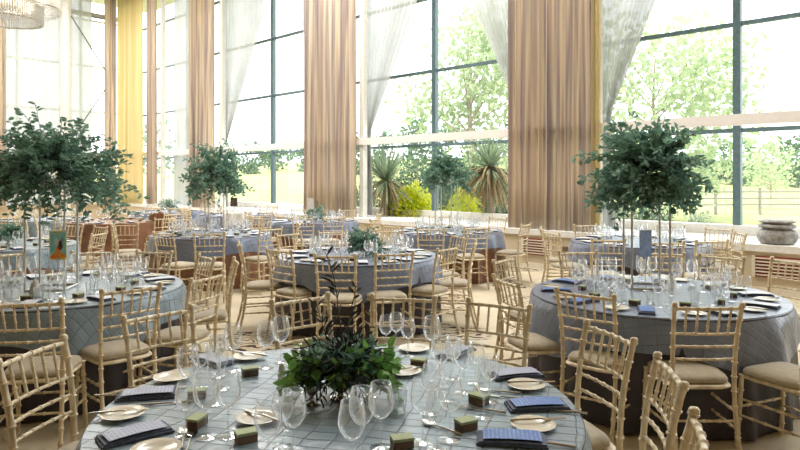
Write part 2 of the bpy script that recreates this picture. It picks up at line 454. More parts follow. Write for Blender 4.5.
def sheer_flat(name, a0, a1, c, side, label, seed):
    o = drape(name, a0, a1, c, M['sheer'], label, side=side, pitch=.30, amp=.05, seed=seed, group='sheer voile drapes')
    o.modifiers.clear(); return o
sheer_flat('sheer_curtain', 6.3, 9.2, 25.05, 'n', 'flat white sheer curtain across the left wall window', 20)
sheer_flat('sheer_curtain', 20.0, 21.6, 10.75, 't', 'narrow white sheer curtain in the braced corner bay', 21)

def sheer_swag(tj, wtop, sgn, label, seed, ztie=2.75):
    """voile pulled aside: wide at the ceiling, gathered at the jamb"""
    m = MB(); rows, N = 26, 150; uv = []
    for i in range(rows + 1):
        s = i / rows; z = ztie - 2.0 + (8.55 - ztie + 2.0) * s
        q = max(0, (z - ztie) / (8.55 - ztie))
        w = .16 + (wtop - .16) * q + (.10 * (ztie - z) / 2 if z < ztie else 0)
        w = min(w, 2.25)
        for j in range(N + 1):
            u = j / N
            n = 10.66 + (.022 + .02 * q) * math.sin(u * 2 * PI * 11 + seed + 2.6 * math.sin(7 * u + seed)) * (.75 + .25 * math.sin(11 * u))
            m.v.append(tuple(W(n, tj + sgn * w * u, z))); uv.append((u, s))
    w_ = N + 1
    for i in range(rows):
        for j in range(N): m.f.append((i * w_ + j, i * w_ + j + 1, (i + 1) * w_ + j + 1, (i + 1) * w_ + j)); m.mi.append(0)
    o = m.build('sheer_curtain', M['sheer'], uv=uv); tag(o, label, 'curtain', 'sheer voile drapes')
sheer_swag(5.35, 2.7, -1, 'white sheer curtain swept to the left jamb of the right window', 1)
sheer_swag(6.85, 2.9, 1, 'white sheer curtain swept to the right side of the middle window', 2)
sheer_swag(11.5, 3.2, -1, 'white sheer curtain swept to the left side of the middle window', 3)
sheer_swag(13.1, 2.0, 1, 'white sheer curtain swept to the right side of the third window', 4, 3.6)
sheer_swag(18.1, 3.4, -1, 'white sheer curtain swept left in the third window beside the tan curtain', 5)

# steel structure at the left end
m = MB(); c = W(8.15, 24.7); m.tube([(c.x, c.y, 0), (c.x, c.y, 8.6)], .19, 20); o = m.build('steel_column', M['paint'])
tag(o, 'thick round white column in front of the left wall sheers', 'column')
m = MB()
for a, b in (((8.35, 24.78, 7.6), (9.6, 24.78, 5.7)), ((8.35, 24.78, 3.0), (9.6, 24.78, 5.0))):
    m.tube([W(*a), W(*b)], .022, 6)
o = m.build('bracing_rod', M['fence']); tag(o, 'thin steel bracing rods crossing the left wall window', 'brace')
for a, b, l in (((11.1, 19.8, 7.6), (11.1, 21.6, .75), 'white steel bracing tube falling leftward in the corner bay'),
                ((11.2, 21.6, 7.6), (11.2, 19.8, .75), 'white steel bracing tube rising leftward in the corner bay')):
    m = MB(); m.tube([W(*a), W(*b)], .035, 8); o = m.build('bracing_rod', M['paint']); tag(o, l, 'brace')
m = MB(); c = W(10.9, 19.62); m.tube([(c.x, c.y, .7), (c.x, c.y, 8.6)], .07, 12); o = m.build('steel_column', M['paint'])
tag(o, 'slim white steel post beside the tan curtain in the braced bay', 'column')

# ------------------------------------------------------------------ chair
def bamboo(m, p0, p1, r, step=.085, k=8, mids=()):
    pts = [Vector(p0)] + [Vector(p) for p in mids] + [Vector(p1)]
    if len(pts) > 2:      # smooth curve through the points
        out = []
        for i in range(17):
            u = i / 16; a, b, c = pts[0], pts[1], pts[2]
            out.append(a * (2 * (u - .5) * (u - 1)) + b * (4 * u * (1 - u)) + c * (2 * u * (u - .5)))
        pts = out
    seg = [(pts[i + 1] - pts[i]).length for i in range(len(pts) - 1)]; L = sum(seg)
    def pos(d):
        for i, s in enumerate(seg):
            if d <= s or i == len(seg) - 1: return pts[i].lerp(pts[i + 1], min(1, d / s) if s else 0)
            d -= s
    nn = max(1, round(L / step)); P, Rr = [], []
    for i in range(nn):
        d0 = L * i / nn; dl = L / nn
        for f, q in ((0.0, 1.0), (.45, .88), (.85, .96), (.90, 1.30), (.97, 1.30)):
            P.append(pos(d0 + dl * f)); Rr.append(r * q)
    P.append(pos(L)); Rr.append(r)
    m.tube(P, Rr, k)

def rounded_slab(m, w0, w1, y0, y1, z0, z1, puff, seg=40):
    """seat shape: trapezoid with round corners, domed on top"""
    rings = [(.93, z0), (1.0, z0 + (z1 - z0) * .3), (1.0, z0 + (z1 - z0) * .6), (.95, z1), (.75, z1 + puff * .6), (.4, z1 + puff), (.02, z1 + puff)]
    vs = []
    for s, z in rings:
        for j in range(seg):
            t = 2 * PI * j / seg; c, q = math.cos(t), math.sin(t)
            e = .42
            x = math.copysign(abs(c) ** e, c); y = math.copysign(abs(q) ** e, q)
            f = (y + 1) / 2; w = w0 + (w1 - w0) * f
            vs.append((x * w / 2 * s, (y0 + y1) / 2 + y * (y1 - y0) / 2 * s, z))
    n = len(rings)
    fs = [(i * seg + j, i * seg + (j + 1) % seg, (i + 1) * seg + (j + 1) % seg, (i + 1) * seg + j) for i in range(n - 1) for j in range(seg)]
    fs.append(tuple(range(seg - 1, -1, -1))); fs.append(tuple((n - 1) * seg + j for j in range(seg)))
    m.add(vs, fs)

def post_pts(sx):
    return (sx * .185, -.02, 0), (sx * .178, .062, .46), (sx * .193, 0, .925)
def post_at(sx, z):
    a, b, c = [Vector(p) for p in post_pts(sx)]
    u = z / .925
    return a * (2 * (u - .5) * (u - 1)) + b * (4 * u * (1 - u)) + c * (2 * u * (u - .5))

def chair_pieces(k=8):
    P = []
    for sx in (-1, 1):
        m = MB(); a, b, c = post_pts(sx); bamboo(m, a, c, .0148, .088, k, (b,))
        m.lathe([(.0, -.012), (.0165, -.010), (.0175, .0), (.013, .007), (.0, .010)], k, (c[0], c[1], c[2] + .008))
        P.append(('back_post', m, 'wood'))
    for sx in (-1, 1):
        m = MB(); bamboo(m, (sx * .205, .455, 0), (sx * .19, .43, .45), .0150, .09, k); P.append(('leg', m, 'wood'))
    def rail(z, r, sag=.018, name='back_rail'):
        a, b = post_at(-1, z), post_at(1, z); mid = (a + b) / 2 + Vector((0, -sag, 0))
        m = MB(); bamboo(m, a, b, r, .06, k, (mid,)); P.append((name, m, 'wood'))
    rail(.905, .0115, name='top_rail')
    for z in (.755, .68, .605): rail(z, .0085)
    for i in range(5):
        u = (i + 1) / 6
        def on(z):
            a, b = post_at(-1, z), post_at(1, z)
            return a.lerp(b, u) + Vector((0, -.018 * 4 * u * (1 - u), 0))
        m = MB(); bamboo(m, on(.757), on(.903), .0075, .05, k); P.append(('spindle', m, 'wood'))
    m = MB(); rounded_slab(m, .37, .42, .045, .455, .425, .448, 0); P.append(('seat_frame', m, 'wood'))
    m = MB(); rounded_slab(m, .355, .415, .07, .46, .448, .485, .022); P.append(('cushion', m, 'cushion'))
    for sx in (-1, 1):
        for z in (.20, .30):
            a = post_at(sx, z); f = Vector((sx * (.205 - .033 * z), .455 - .055 * z, z))
            m = MB(); bamboo(m, a, f, .0085, .08, k); P.append(('stretcher', m, 'wood'))
    for z in (.25,):
        a, b = post_at(-1, z), post_at(1, z); m = MB(); bamboo(m, a, b, .0085, .08, k); P.append(('stretcher', m, 'wood'))
        m = MB(); bamboo(m, (-.197, .441, z), (.197, .441, z), .0085, .08, k); P.append(('stretcher', m, 'wood'))
    return P
def make_chair():
    r = empty('banquet_chair'); r['category'] = 'chair'
    for n, m, mt in chair_pieces(8): m.build(n, M[mt], r)
    return r
def make_chair_small():
    a = MB()
    for n, m, mt in chair_pieces(5):
        a.add(m.v, m.f, 1 if mt == 'cushion' else 0)
    o = a.build('banquet_chair', [M['wood'], M['cushion']]); o['category'] = 'chair'
    return o
chair_near, chair_far = Kind(make_chair), Kind(make_chair_small)

# ------------------------------------------------------------------ tables
RT = .915; ZT = .75
def cloth_uv(v): return [(p[0], p[1]) for p in v]
def overlay(cx, cy, mat, seed, label, corner=0.0, base=.22, extra=.15):
    r_ = random.Random(seed); m = MB(); uv = []
    K = 160; ph = r_.uniform(0, 6)
    radii = [0, .2, .4, .6, .8, .9]
    m.v.append((0, 0, ZT + .012)); uv.append((0, 0))
    for r in radii[1:] + [RT - .004]:
        for j in range(K):
            t = 2 * PI * j / K
            m.v.append((r * math.cos(t), r * math.sin(t), ZT + .012 + .0012 * math.sin(9 * t + r * 20))); uv.append((r * math.cos(t), r * math.sin(t)))
    rings = len(radii)
    drops = [.012, .05, .12, .19, .26, .33, 1.0]; nd = 7
    for i in range(nd):
        s = (i + 1) / nd
        for j in range(K):
            t = 2 * PI * j / K
            corn = abs(math.cos(2 * (t - corner))) ** 3
            dr = (base + extra * corn) * s
            wv = math.sin(13 * t + ph + .6 * math.sin(3 * t)) * .6 + math.sin(22 * t + 2 * ph) * .3
            rr = RT + .012 + .05 * s * (wv * .7 + .5) + .03 * s * corn
            z = ZT + .010 - dr + (-.004 if i == 0 else 0)
            m.v.append((rr * math.cos(t), rr * math.sin(t), z)); q = RT + dr; uv.append((q * math.cos(t), q * math.sin(t)))
    for j in range(K): m.f.append((0, 1 + j, 1 + (j + 1) % K)); m.mi.append(0)
    for i in range(rings - 1 + nd):
        a = 1 + i * K
        for j in range(K): m.f.append((a + j, a + K + j, a + K + (j + 1) % K, a + (j + 1) % K)); m.mi.append(0)
    o = m.build('table_overlay', mat, uv=uv); o.location = (cx, cy, 0)
    tag(o, label, 'tablecloth'); return o
def skirt(cx, cy, mat, seed, label):
    r_ = random.Random(seed + 50); m = MB(); K = 180; ph = r_.uniform(0, 6)
    m.v.append((0, 0, ZT + .003))
    rows = 8
    for i in range(rows + 1):
        s = i / rows
        for j in range(K):
            t = 2 * PI * j / K
            wv = math.sin(17 * t + ph + .9 * math.sin(2 * t)) * .6 + math.sin(31 * t + 2 * ph) * .25
            rr = RT + .003 + .05 * s * (wv + .35); z = ZT + .003 - (ZT - .01) * s
            m.v.append((rr * math.cos(t), rr * math.sin(t), z))
    for j in range(K): m.f.append((0, 1 + j, 1 + (j + 1) % K)); m.mi.append(0)
    for i in range(rows):
        a = 1 + i * K
        for j in range(K): m.f.append((a + j, a + K + j, a + K + (j + 1) % K, a + (j + 1) % K)); m.mi.append(0)
    o = m.build('tablecloth', mat); o.location = (cx, cy, 0); tag(o, label, 'tablecloth'); return o
def make_table():
    r = empty('round_table'); r['category'] = 'table'
    m = MB(); m.lathe([(0, ZT - .03), (RT - .012, ZT - .03), (RT - .005, ZT - .015), (RT - .012, ZT), (0, ZT)], 64); m.build('tabletop', M['board'], r)
    for a in range(4):
        t = PI / 4 + a * PI / 2; m = MB(); m.tube([(.55 * math.cos(t), .55 * math.sin(t), ZT - .03), (.62 * math.cos(t), .62 * math.sin(t), 0)], .018, 8)
        m.build('leg', M['steel'], r)
    return r
table_kind = Kind(make_table)

# ------------------------------------------------------------------ tableware
def wine_prof(h, rb, bowl):
    z0 = h - bowl
    return [(rb * .30, z0 - .0), (rb * .55, z0 + bowl * .06), (rb * .88, z0 + bowl * .25), (rb, z0 + bowl * .42), (rb * .96, z0 + bowl * .65), (rb * .80, z0 + bowl * .93), (rb * .78, h)]
def make_glass(name, h, rb, bowl, foot, k=20, parts=True):
    def mk():
        r = empty(name) if parts else None
        bm_ = MB(); z0 = h - bowl
        bm_.lathe([(.0035, z0 - .004)] + wine_prof(h, rb, bowl) + [(rb * .765, h + .0006), (rb * .765, h - .004)], k)
        st = MB(); st.lathe([(.0062, .006), (.0036, .018), (.0034, z0 * .6), (.0042, z0 - .002)], 8)
        ft = MB(); ft.lathe([(foot, .0), (foot, .0018), (foot * .6, .0035), (.006, .007)], k, capb=True)
        if parts:
            bm_.build('bowl', M['glass'], r); st.build('stem', M['glass'], r); ft.build('foot', M['glass'], r)
            o = r
        else:
            a = MB(); a.add(bm_.v, bm_.f); a.add(st.v, st.f); a.add(ft.v, ft.f); o = a.build(name, M['glass'])
        o['category'] = 'glass'; return o
    return Kind(mk)
G_big = make_glass('wine_glass', .215, .043, .115, .037)
G_mid = make_glass('wine_glass', .185, .037, .095, .034)
G_flute = make_glass('champagne_flute', .225, .027, .145, .032)
S_big = make_glass('wine_glass', .215, .043, .115, .037, 12, False)
S_mid = make_glass('wine_glass', .185, .037, .095, .034, 12, False)
S_flute = make_glass('champagne_flute', .225, .027, .145, .032, 12, False)
def mk():
    m = MB(); m.lathe([(.0, .004), (.028, .004), (.036, .095), (.034, .095), (.027, .012), (.0, .012)], 20); m.lathe([(.028, 0), (.028, .006)], 20, capb=True)
    o = m.build('tumbler', M['glass']); o['category'] = 'glass'; return o
Tumbler = Kind(mk)
def mk():
    r = empty('side_plate'); r['category'] = 'plate'
    m = MB(); m.lathe([(.0, .003), (.045, .003), (.052, .005), (.078, .013), (.080, .0145), (.077, .0155), (.052, .0085), (.045, .0065), (.0, .006)], 40)
    m.build('dish', M['china'], r)
    m = MB(); m.lathe([(.040, .0), (.043, .0), (.043, .004), (.040, .004)], 32); m.build('foot_ring', M['china'], r)
    return r
Plate = Kind(mk)
def mk():
    m = MB(); m.lathe([(.045, .0), (.052, .004), (.078, .013), (.079, .0145), (.052, .0085), (.0, .006)], 20, capb=True)
    o = m.build('side_plate', M['china']); o['category'] = 'plate'; return o
PlateS = Kind(mk)
def slab(m, w, l, h, z0, rz=0, x=0, y=0, bend=0, n=8, mi=0):
    """thin folded cloth or card, long way along y"""
    vs = []; fs = []
    for i in range(n + 1):
        u = i / n; yy = (u - .5) * l; zz = z0 + bend * math.sin(u * PI)
        for (xx, dz) in ((-w / 2, 0), (w / 2, 0), (w / 2 * .98, h), (-w / 2 * .98, h)):
            vs.append((x + xx * math.cos(rz) - yy * math.sin(rz), y + xx * math.sin(rz) + yy * math.cos(rz), zz + dz))
    for i in range(n):
        a = i * 4
        for j in range(4): fs.append((a + j, a + (j + 1) % 4, a + 4 + (j + 1) % 4, a + 4 + j))
    fs += [(3, 2, 1, 0), (n * 4, n * 4 + 1, n * 4 + 2, n * 4 + 3)]
    m.add(vs, fs, mi)
def mk():
    r = empty('folded_napkin'); r['category'] = 'napkin'
    m = MB(); slab(m, .108, .235, .007, .0005, bend=.002); m.build('lower_fold', M['navy'], r)
    m = MB(); slab(m, .100, .222, .006, .0075, rz=.03, x=-.003, bend=.004); m.build('upper_fold', M['navy'], r)
    return r
Napkin = Kind(mk)
def mk_menu(mt, w=.088, l=.195):
    def f():
        m = MB(); slab(m, w, l, .0012, 0, bend=.0035); o = m.build('menu_card', M[mt], smooth=False); o['category'] = 'menu'; return o
    return f
MenuB, MenuP, MenuW = Kind(mk_menu('menublue')), Kind(mk_menu('menupale')), Kind(mk_menu('menuwhite', .102, .222))
def mk():
    r = empty('favour_box'); r['category'] = 'box'
    m = MB(); m.box((0, 0, .0150), (.068, .046, .030)); m.build('tray', M['boxbrown'], r, smooth=False)
    m = MB(); m.box((0, 0, .0310), (.071, .049, .009)); m.build('lid', M['boxgreen'], r, smooth=False)
    return r
Favour = Kind(mk)
def cutlery(kind):
    def f():
        r = empty(kind); r['category'] = kind.replace('_', ' ')
        m = MB(); m.tube([(0, -.10, .004), (0, -.04, .0045), (0, .02, .004)], [.0045, .0042, .0028], 6); m.build('handle', M['steel'], r)
        m = MB()
        if kind == 'table_knife':
            slab(m, .016, .09, .0016, .002, y=.063); m.build('blade', M['steel'], r)
        elif kind == 'table_fork':
            slab(m, .018, .03, .0016, .003, y=.035, bend=-.001)
            for q in (-1.5, -.5, .5, 1.5): m.tube([(q * .005, .048, .004), (q * .005, .095, .006)], .0014, 5)
            m.build('tines', M['steel'], r)
        else:
            for a in range(1):
                vs = [(.0, .055, .001)]; K = 16
                for rr, z in ((.5, .002), (1, .006)):
                    for j in range(K):
                        t = 2 * PI * j / K; vs.append((.020 * rr * math.cos(t), .055 + .033 * rr * math.sin(t), z))
                fs = [(0, 1 + j, 1 + (j + 1) % K) for j in range(K)] + [(1 + j, 1 + K + j, 1 + K + (j + 1) % K, 1 + (j + 1) % K) for j in range(K)]
                m.add(vs, fs)
            m.build('spoon_bowl', M['steel'], r)
        return r
    return Kind(f)
Knife, Fork, Spoon = cutlery('table_knife'), cutlery('table_fork'), cutlery('table_spoon')
def mk():
    r = empty('salt_shaker'); r['category'] = 'shaker'
    m = MB(); m.lathe([(.0, 0), (.018, 0), (.019, .01), (.015, .075), (.013, .085)], 20); m.build('body', M['ceramic'], r)
    m = MB(); m.lathe([(.0135, .085), (.013, .093), (.007, .099), (.0, .10)], 20); m.build('cap', M['ceramic'], r)
    return r
Shaker = Kind(mk)
def mk():
    r = empty('candle_holder'); r['category'] = 'candle holder'
    m = MB(); m.lathe([(.0, .0), (.028, .0), (.03, .003), (.012, .008), (.006, .018), (.007, .03), (.022, .045), (.027, .06), (.026, .078), (.023, .078), (.023, .062), (0, .05)], 24); m.build('cup', M['silver'], r)
    return r
Votive = Kind(mk)

ZC = ZT + .0135
DIRS = ['at the front edge', 'at the front right', 'on the right side, frontward', 'on the right side, backward', 'at the back right',
        'at the back edge', 'at the back left', 'on the left side, backward', 'on the left side, frontward', 'at the front left']

def seat_setting(cx, cy, a, where, level, phrase, grp, blue, flip, r_):
    """a = outward angle of the seat seen from the table centre"""
    e = Vector((math.cos(a), math.sin(a))); g = Vector((-e.y, e.x))      # g: to the diner's right... or left
    rz = a - PI / 2 + PI      # things laid out pointing at the centre
    def P(rad, off): p = Vector((cx, cy)) + e * rad + g * off; return (p.x, p.y, ZC)
    u = lambda s: f'{s} {where} of {phrase}' if level >= 2 else s + f' on {phrase}'
    G_ = (lambda k: None) if level >= 2 else (lambda k: f'{k} on {phrase}')
    jr = r_.uniform(-.12, .12)
    p = P(.735, .0); (Napkin)(p, rz + jr, u('folded navy napkin'), G_('napkins'))
    bl = blue and math.cos(a) < -.1; q = (p[0], p[1], ZC + .020); (MenuB if bl else MenuW)(q, rz + jr + .06, u('blue printed menu card' if bl else 'white menu card'), G_('menus'))
    pl = P(.74, -.185 + r_.uniform(-.01, .01)); (Plate if level >= 2 else PlateS)(pl, 0, u('cream side plate'), G_('side plates'))
    if level >= 2:
        Knife((pl[0] + e.x * -.01, pl[1] - e.y * .01, ZC + .0135), rz + r_.uniform(-.5, .2), u('knife resting across the side plate'))
    Favour(P(.53 + r_.uniform(-.02, .02), -.09), rz + r_.uniform(-.5, .5), u('small brown favour box'), G_('favour boxes'))

def glasses(cx, cy, a, where, level, phrase, r_, n=3, extra=False):
    e = Vector((math.cos(a), math.sin(a))); g = Vector((-e.y, e.x))
    K = (G_big, G_mid, G_flute) if level >= 3 else (S_big, S_mid, S_flute)
    spots = [(.545, .06, 0, 'large wine glass'), (.60, .135, 1, 'small wine glass'), (.50, .155, 2, 'narrow champagne flute')][:n]
    if n >= 3 and level <= 2:
        p = Vector((cx, cy)) + e * .47 + g * (.02 + r_.uniform(-.02, .02))
        Tumbler((p.x, p.y, ZC), 0, f'clear tumbler {where} of {phrase}' if level >= 2 else f'clear tumbler on {phrase}', None if level >= 2 else f'tumblers on {phrase}')
    if extra:
        p = Vector((cx, cy)) + e * (.42 + r_.uniform(-.03, .03)) + g * .10
        S_mid((p.x, p.y, ZC), 0, f'inner small wine glass {where} of {phrase}' if level >= 2 else f'inner small wine glass on {phrase}', None if level >= 2 else f'inner wine glasses on {phrase}')
    for rad, off, k, nm in spots:
        p = Vector((cx, cy)) + e * (rad + r_.uniform(-.02, .02)) + g * (off + r_.uniform(-.015, .015))
        if level >= 2: K[k]((p.x, p.y, ZC), 0, f'{nm} {where} of {phrase}')
        else: K[k]((p.x, p.y, ZC), 0, f'{nm} on {phrase}', f'{nm}s on {phrase}')

def full_table(cx, cy, phrase, ovm, skm, seed, level, seats=10, phase=0, nglass=3, blue=False, cover=True, skirtname='copper', corner=0.0):
    r_ = random.Random(seed)
    t = table_kind((cx, cy, 0), seed, f'round table under the cloths of {phrase}')
    skirt(cx, cy, skm, seed, f'floor-length {skirtname} cloth on {phrase}')
    if cover: overlay(cx, cy, ovm, seed, f'grey-blue tucked satin overlay on {phrase}', corner)
    for i in range(seats):
        a = -PI / 2 + 2 * PI * (i + phase) / seats
        idx = round(((a + PI / 2) / (2 * PI) * 10)) % 10
        where = DIRS[idx]
        seat_setting(cx, cy, a, where, level, phrase, phrase, blue, False, r_)
        glasses(cx, cy, a, where, level, phrase, r_, nglass, seats == 10)

TA, TR_, TC, TB, TD, TE, TF, TG, TI = (-2.72, 5.18), (1.95, 4.92), (-.48, 7.4), (-3.0, 10.2), (.8, 10.8), (-1.8, 13.3), (3.35, 9.0), (-5.9, 13.3), (-5.3, 8.5)
PH = {'A': 'the left foliage-dome table', 'R': 'the right foliage-dome table', 'C': 'the middle low-bowl table',
      'B': 'the table with the small foliage tree', 'D': 'the palm window table', 'E': 'the far pinkish-curtain table',
      'F': 'the window table behind the right one', 'G': 'the copper-clothed left table', 'I': 'the left picture-edge table', 'T': 'the nearest table'}
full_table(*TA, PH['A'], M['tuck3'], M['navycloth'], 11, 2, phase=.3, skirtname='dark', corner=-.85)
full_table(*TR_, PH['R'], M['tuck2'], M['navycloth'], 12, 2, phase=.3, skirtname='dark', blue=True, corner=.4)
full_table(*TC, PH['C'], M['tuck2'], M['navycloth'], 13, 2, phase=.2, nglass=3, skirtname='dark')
full_table(*TB, PH['B'], M['tuck2'], M['copper'], 14, 1)
full_table(*TD, PH['D'], M['tuck2'], M['copper'], 15, 1, nglass=3)
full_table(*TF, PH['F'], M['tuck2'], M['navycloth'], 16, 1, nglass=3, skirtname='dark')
full_table(*TE, PH['E'], M['tuck2'], M['copper'], 17, 1, seats=8, nglass=3)
full_table(*TG, PH['G'], M['tuck2'], M['copper'], 18, 1, seats=8, nglass=2, cover=False)
full_table(*TI, PH['I'], M['tuck'], M['copper'], 19, 1, seats=8, nglass=3)
full_table(-7.7, 13.9, 'the blue-grey table behind the left foliage', M['tuck'], M['copper'], 20, 1, seats=6, nglass=2)
full_table(-6.1, 16.9, 'the farthest table with a fern bowl', M['tuck2'], M['copper'], 21, 1, seats=6, nglass=2)
full_table(-4.0, 15.6, 'the far table in front of the lawn window', M['tuck2'], M['copper'], 22, 1, seats=6, nglass=2)

# ---- the nearest table, laid out place by place
T = (-.23, 2.50)
table_kind((*T, 0), 0, 'round banquet table hidden under the cloths of the nearest table')
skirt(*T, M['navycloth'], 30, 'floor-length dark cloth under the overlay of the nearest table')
overlay(*T, M['tuck'], 31, 'blue-grey pintucked satin overlay covering the nearest table', .9)
def P3(px, py, dz=0): x, y = at(px, py, ZC); return (x, y, ZC + dz)
def face(px, py): x, y = at(px, py, ZC); return math.atan2(T[1] - y, T[0] - x) - PI / 2
for px, py, l in ((123, 416, 'cream side plate with knife near the left rim, between two napkins'),
                  (258, 420, 'cream side plate left of the leafy centrepiece, among front glasses'),
                  (249, 358, 'cream side plate behind the favour box at back left'),
                  (404, 373, 'cream side plate just right of the leafy centrepiece'),
                  (414, 350, 'cream side plate at the back edge near the three small glasses'),
                  (526, 387, 'cream side plate at the right, between the upper napkins'),
                  (533, 427, 'cream side plate at the right front, between the two blue menus'),
                  (172, 379, 'cream side plate at the back left rim beside the chair'),
                  (156, 452, 'cream side plate cut off at the lower left picture edge')):
    Plate(P3(px, py), 0, l + ' (nearest table)' if 0 else l)
for px, py, dr, l in ((118, 416, -1.3, 'knife lying across the leftmost side plate'), (262, 420, .9, 'knife across the plate among front glasses'),
                      (252, 357, 1.1, 'knife on the back left plate near the favour box'), (408, 372, -1.1, 'knife on the plate right of the centrepiece'),
                      (530, 386, -1.5, 'knife with cream handle across the upper right plate'), (537, 424, -1.45, 'knife across the lower right plate'),):
    Knife(P3(px, py, .0145), dr, l)
for px, py, dz, l, blue in ((148, 396, 0, 'upper left of the nearest table', 0), (135, 436, 0, 'lower left of the nearest table', 0),
                            (516, 376, 0, 'upper right of the nearest table', 0), (537, 407, 0, 'right rim of the nearest table', 1),
                            (512, 441, 0, 'lower right of the nearest table', 1), (456, 354, 0, 'back right of the nearest table', 0),
                            (212, 362, 0, 'back left of the nearest table', 0), (330, 350, 0, 'back edge of the nearest table', 0)):
    a = face(px, py) + {148: .35, 135: .25, 516: -.25, 537: .1, 512: .35}.get(px, 0)
    Napkin(P3(px, py), a, 'folded navy napkin at the ' + l)
    (MenuB if blue else MenuP)(P3(px, py, .0205), a + .05, ('blue menu card with pale print at the ' if blue else 'pale grey menu card at the ') + l)
for i, (px, py, rz, l) in enumerate(((250, 375, .4, 'green-topped favour box left of the white shakers'), (246, 441, .5, 'favour box at the front left among tall glasses'),
                        (197, 426, 1.3, 'favour box behind the left glasses, beside the spoons'), (419, 366, -.4, 'green-topped favour box behind the centrepiece at right'),
                        (466, 429, .5, 'favour box with pale lid at the front right'), (479, 403, -.7, 'dark favour box among the right glasses'),
                        (402, 447, .3, 'favour box at the bottom picture edge right of the front glasses'), (197, 398, .2, 'favour box among the left glasses'))):
    Favour(P3(px, py), rz, l)
gl = [(188, 402, 0, 'left cluster, farthest left'), (206, 437, 0, 'left cluster beside the spoons'), (228, 436, 0, 'left cluster, nearest the front left box'),
      (200, 388, 1, 'left cluster, behind the box'), (217, 377, 1, 'left cluster, toward the back plate'), (233, 371, 0, 'left of the back left box'),
      (186, 436, 1, 'left front beside the blue napkin'), (214, 404, 2, 'middle of the left cluster'), (222, 389, 2, 'left cluster, upper middle'),
      (266, 368, 0, 'back left pair, left one'), (281, 362, 0, 'back left pair, right one'), (283, 447, 1, 'front, between plate and centrepiece'),
      (293, 458, 0, 'front row, right of the plate'), (268, 470, 0, 'front row, nearest the camera at left'),
      (386, 352, 1, 'back trio, left one'), (396, 349, 1, 'back trio, middle one'), (408, 356, 1, 'back trio, right one'),
      (432, 361, 0, 'standing alone behind the right favour box'),
      (441, 386, 0, 'right cluster, left one'), (453, 380, 1, 'right cluster, back one'), (464, 393, 0, 'right cluster, before the dark box'),
      (476, 384, 1, 'right cluster, farthest right'), (447, 401, 2, 'right cluster, middle'), (431, 414, 1, 'right cluster, front left'),
      (423, 443, 0, 'front right pair, left one'), (450, 440, 0, 'front right pair, right one'), (437, 450, 1, 'front right, between the tall pair'),
      (362, 455, 0, 'front row below the centrepiece, left'), (381, 448, 0, 'front row below the centrepiece, right'), (352, 472, 0, 'front row, nearest the camera at centre'),
      (490, 402, 1, 'right side beside the napkin'), (484, 418, 2, 'right side behind the pale-lidded box')]
for px, py, k, l in gl:
    (G_big, G_mid, G_flute)[k](P3(px, py), 0, ('large wine glass: ', 'small wine glass: ', 'narrow champagne flute: ')[k] + l + ' on nearest table')
for px, py, l in ((289, 383, 'small clear tumbler beside the white shakers'), (398, 413, 'small clear tumbler right of the leafy centrepiece')):
    Tumbler(P3(px, py), 0, l)
Shaker(P3(282, 386), 0, 'white ceramic shaker left of the leafy centrepiece')
Shaker(P3(296, 368), 0, 'white ceramic shaker behind the leafy centrepiece at left')
for px, py, l in ((312, 404, 'small silver candle cup at the left foot of the centrepiece'), (371, 396, 'small silver candle cup at the right foot of the centrepiece')):
    Votive(P3(px, py), 0, l)
for k, px, py, rz, l in ((Spoon, 183, 438, .3, 'silver spoon standing out beside the left glasses, left one'), (Spoon, 190, 441, .2, 'silver spoon beside the left glasses, right one'),
                         (Fork, 168, 404, -1.35, 'fork lying above the left plate'), (Knife, 160, 389, -1.4, 'knife lying above the upper left napkin'),
                         (Fork, 120, 396, -1.5, 'fork beside the upper left napkin'),
                         (Fork, 480, 410, 1.2, 'fork lying beside the right menu card'), (Spoon, 496, 392, 1.3, 'spoon lying left of the upper right plate'),
                         (Knife, 505, 398, 1.2, 'knife lying between the right plate and menu'), (Fork, 545, 444, 1.2, 'fork at the right rim below the lower plate'),
                         (Knife, 560, 412, 1.3, 'knife at the right rim of the nearest table'), (Spoon, 440, 428, .8, 'spoon between the front right glasses'),
                         (Knife, 392, 384, .4, 'knife right of the centrepiece'), (Fork, 300, 347, .1, 'fork at the back edge of the nearest table'),
                         (Knife, 363, 349, -.1, 'knife at the back edge behind the centrepiece')):
    k(P3(px, py, .001), rz, l)

# ------------------------------------------------------------------ chairs
CENT = {'T': T, 'A': TA, 'R': TR_, 'C': TC, 'B': TB, 'D': TD, 'E': TE, 'F': TF, 'G': TG, 'I': TI}
used_labels = {}
def chair(x, y, tb, dirn=None, label=None, push=True):
    cx, cy = CENT[tb] if tb in CENT else tb
    d = Vector((cx - x, cy - y)); L = d.length
    f = Vector(dirn).normalized() if dirn else d.normalized()
    lim = 1.18 if y < 7 else 1.34
    if push and L < lim:
        q = d.normalized() * (lim - L); x -= q.x; y -= q.y
    rz = math.atan2(f.y, f.x) - PI / 2
    a = math.atan2(y - cy, x - cx); idx = round(((a + PI / 2) / (2 * PI) * 10)) % 10
    ph = PH.get(tb, '') if isinstance(tb, str) else ''
    lb = label or f'cream bamboo-style chair {DIRS[idx]} of {ph}'
    if lb in used_labels: print('DUP CHAIR LABEL', lb, x, y)
    used_labels[lb] = 1
    k = chair_near if y < 8.0 else chair_far
    return k((x, y, 0), rz, lb, 'banquet chairs')
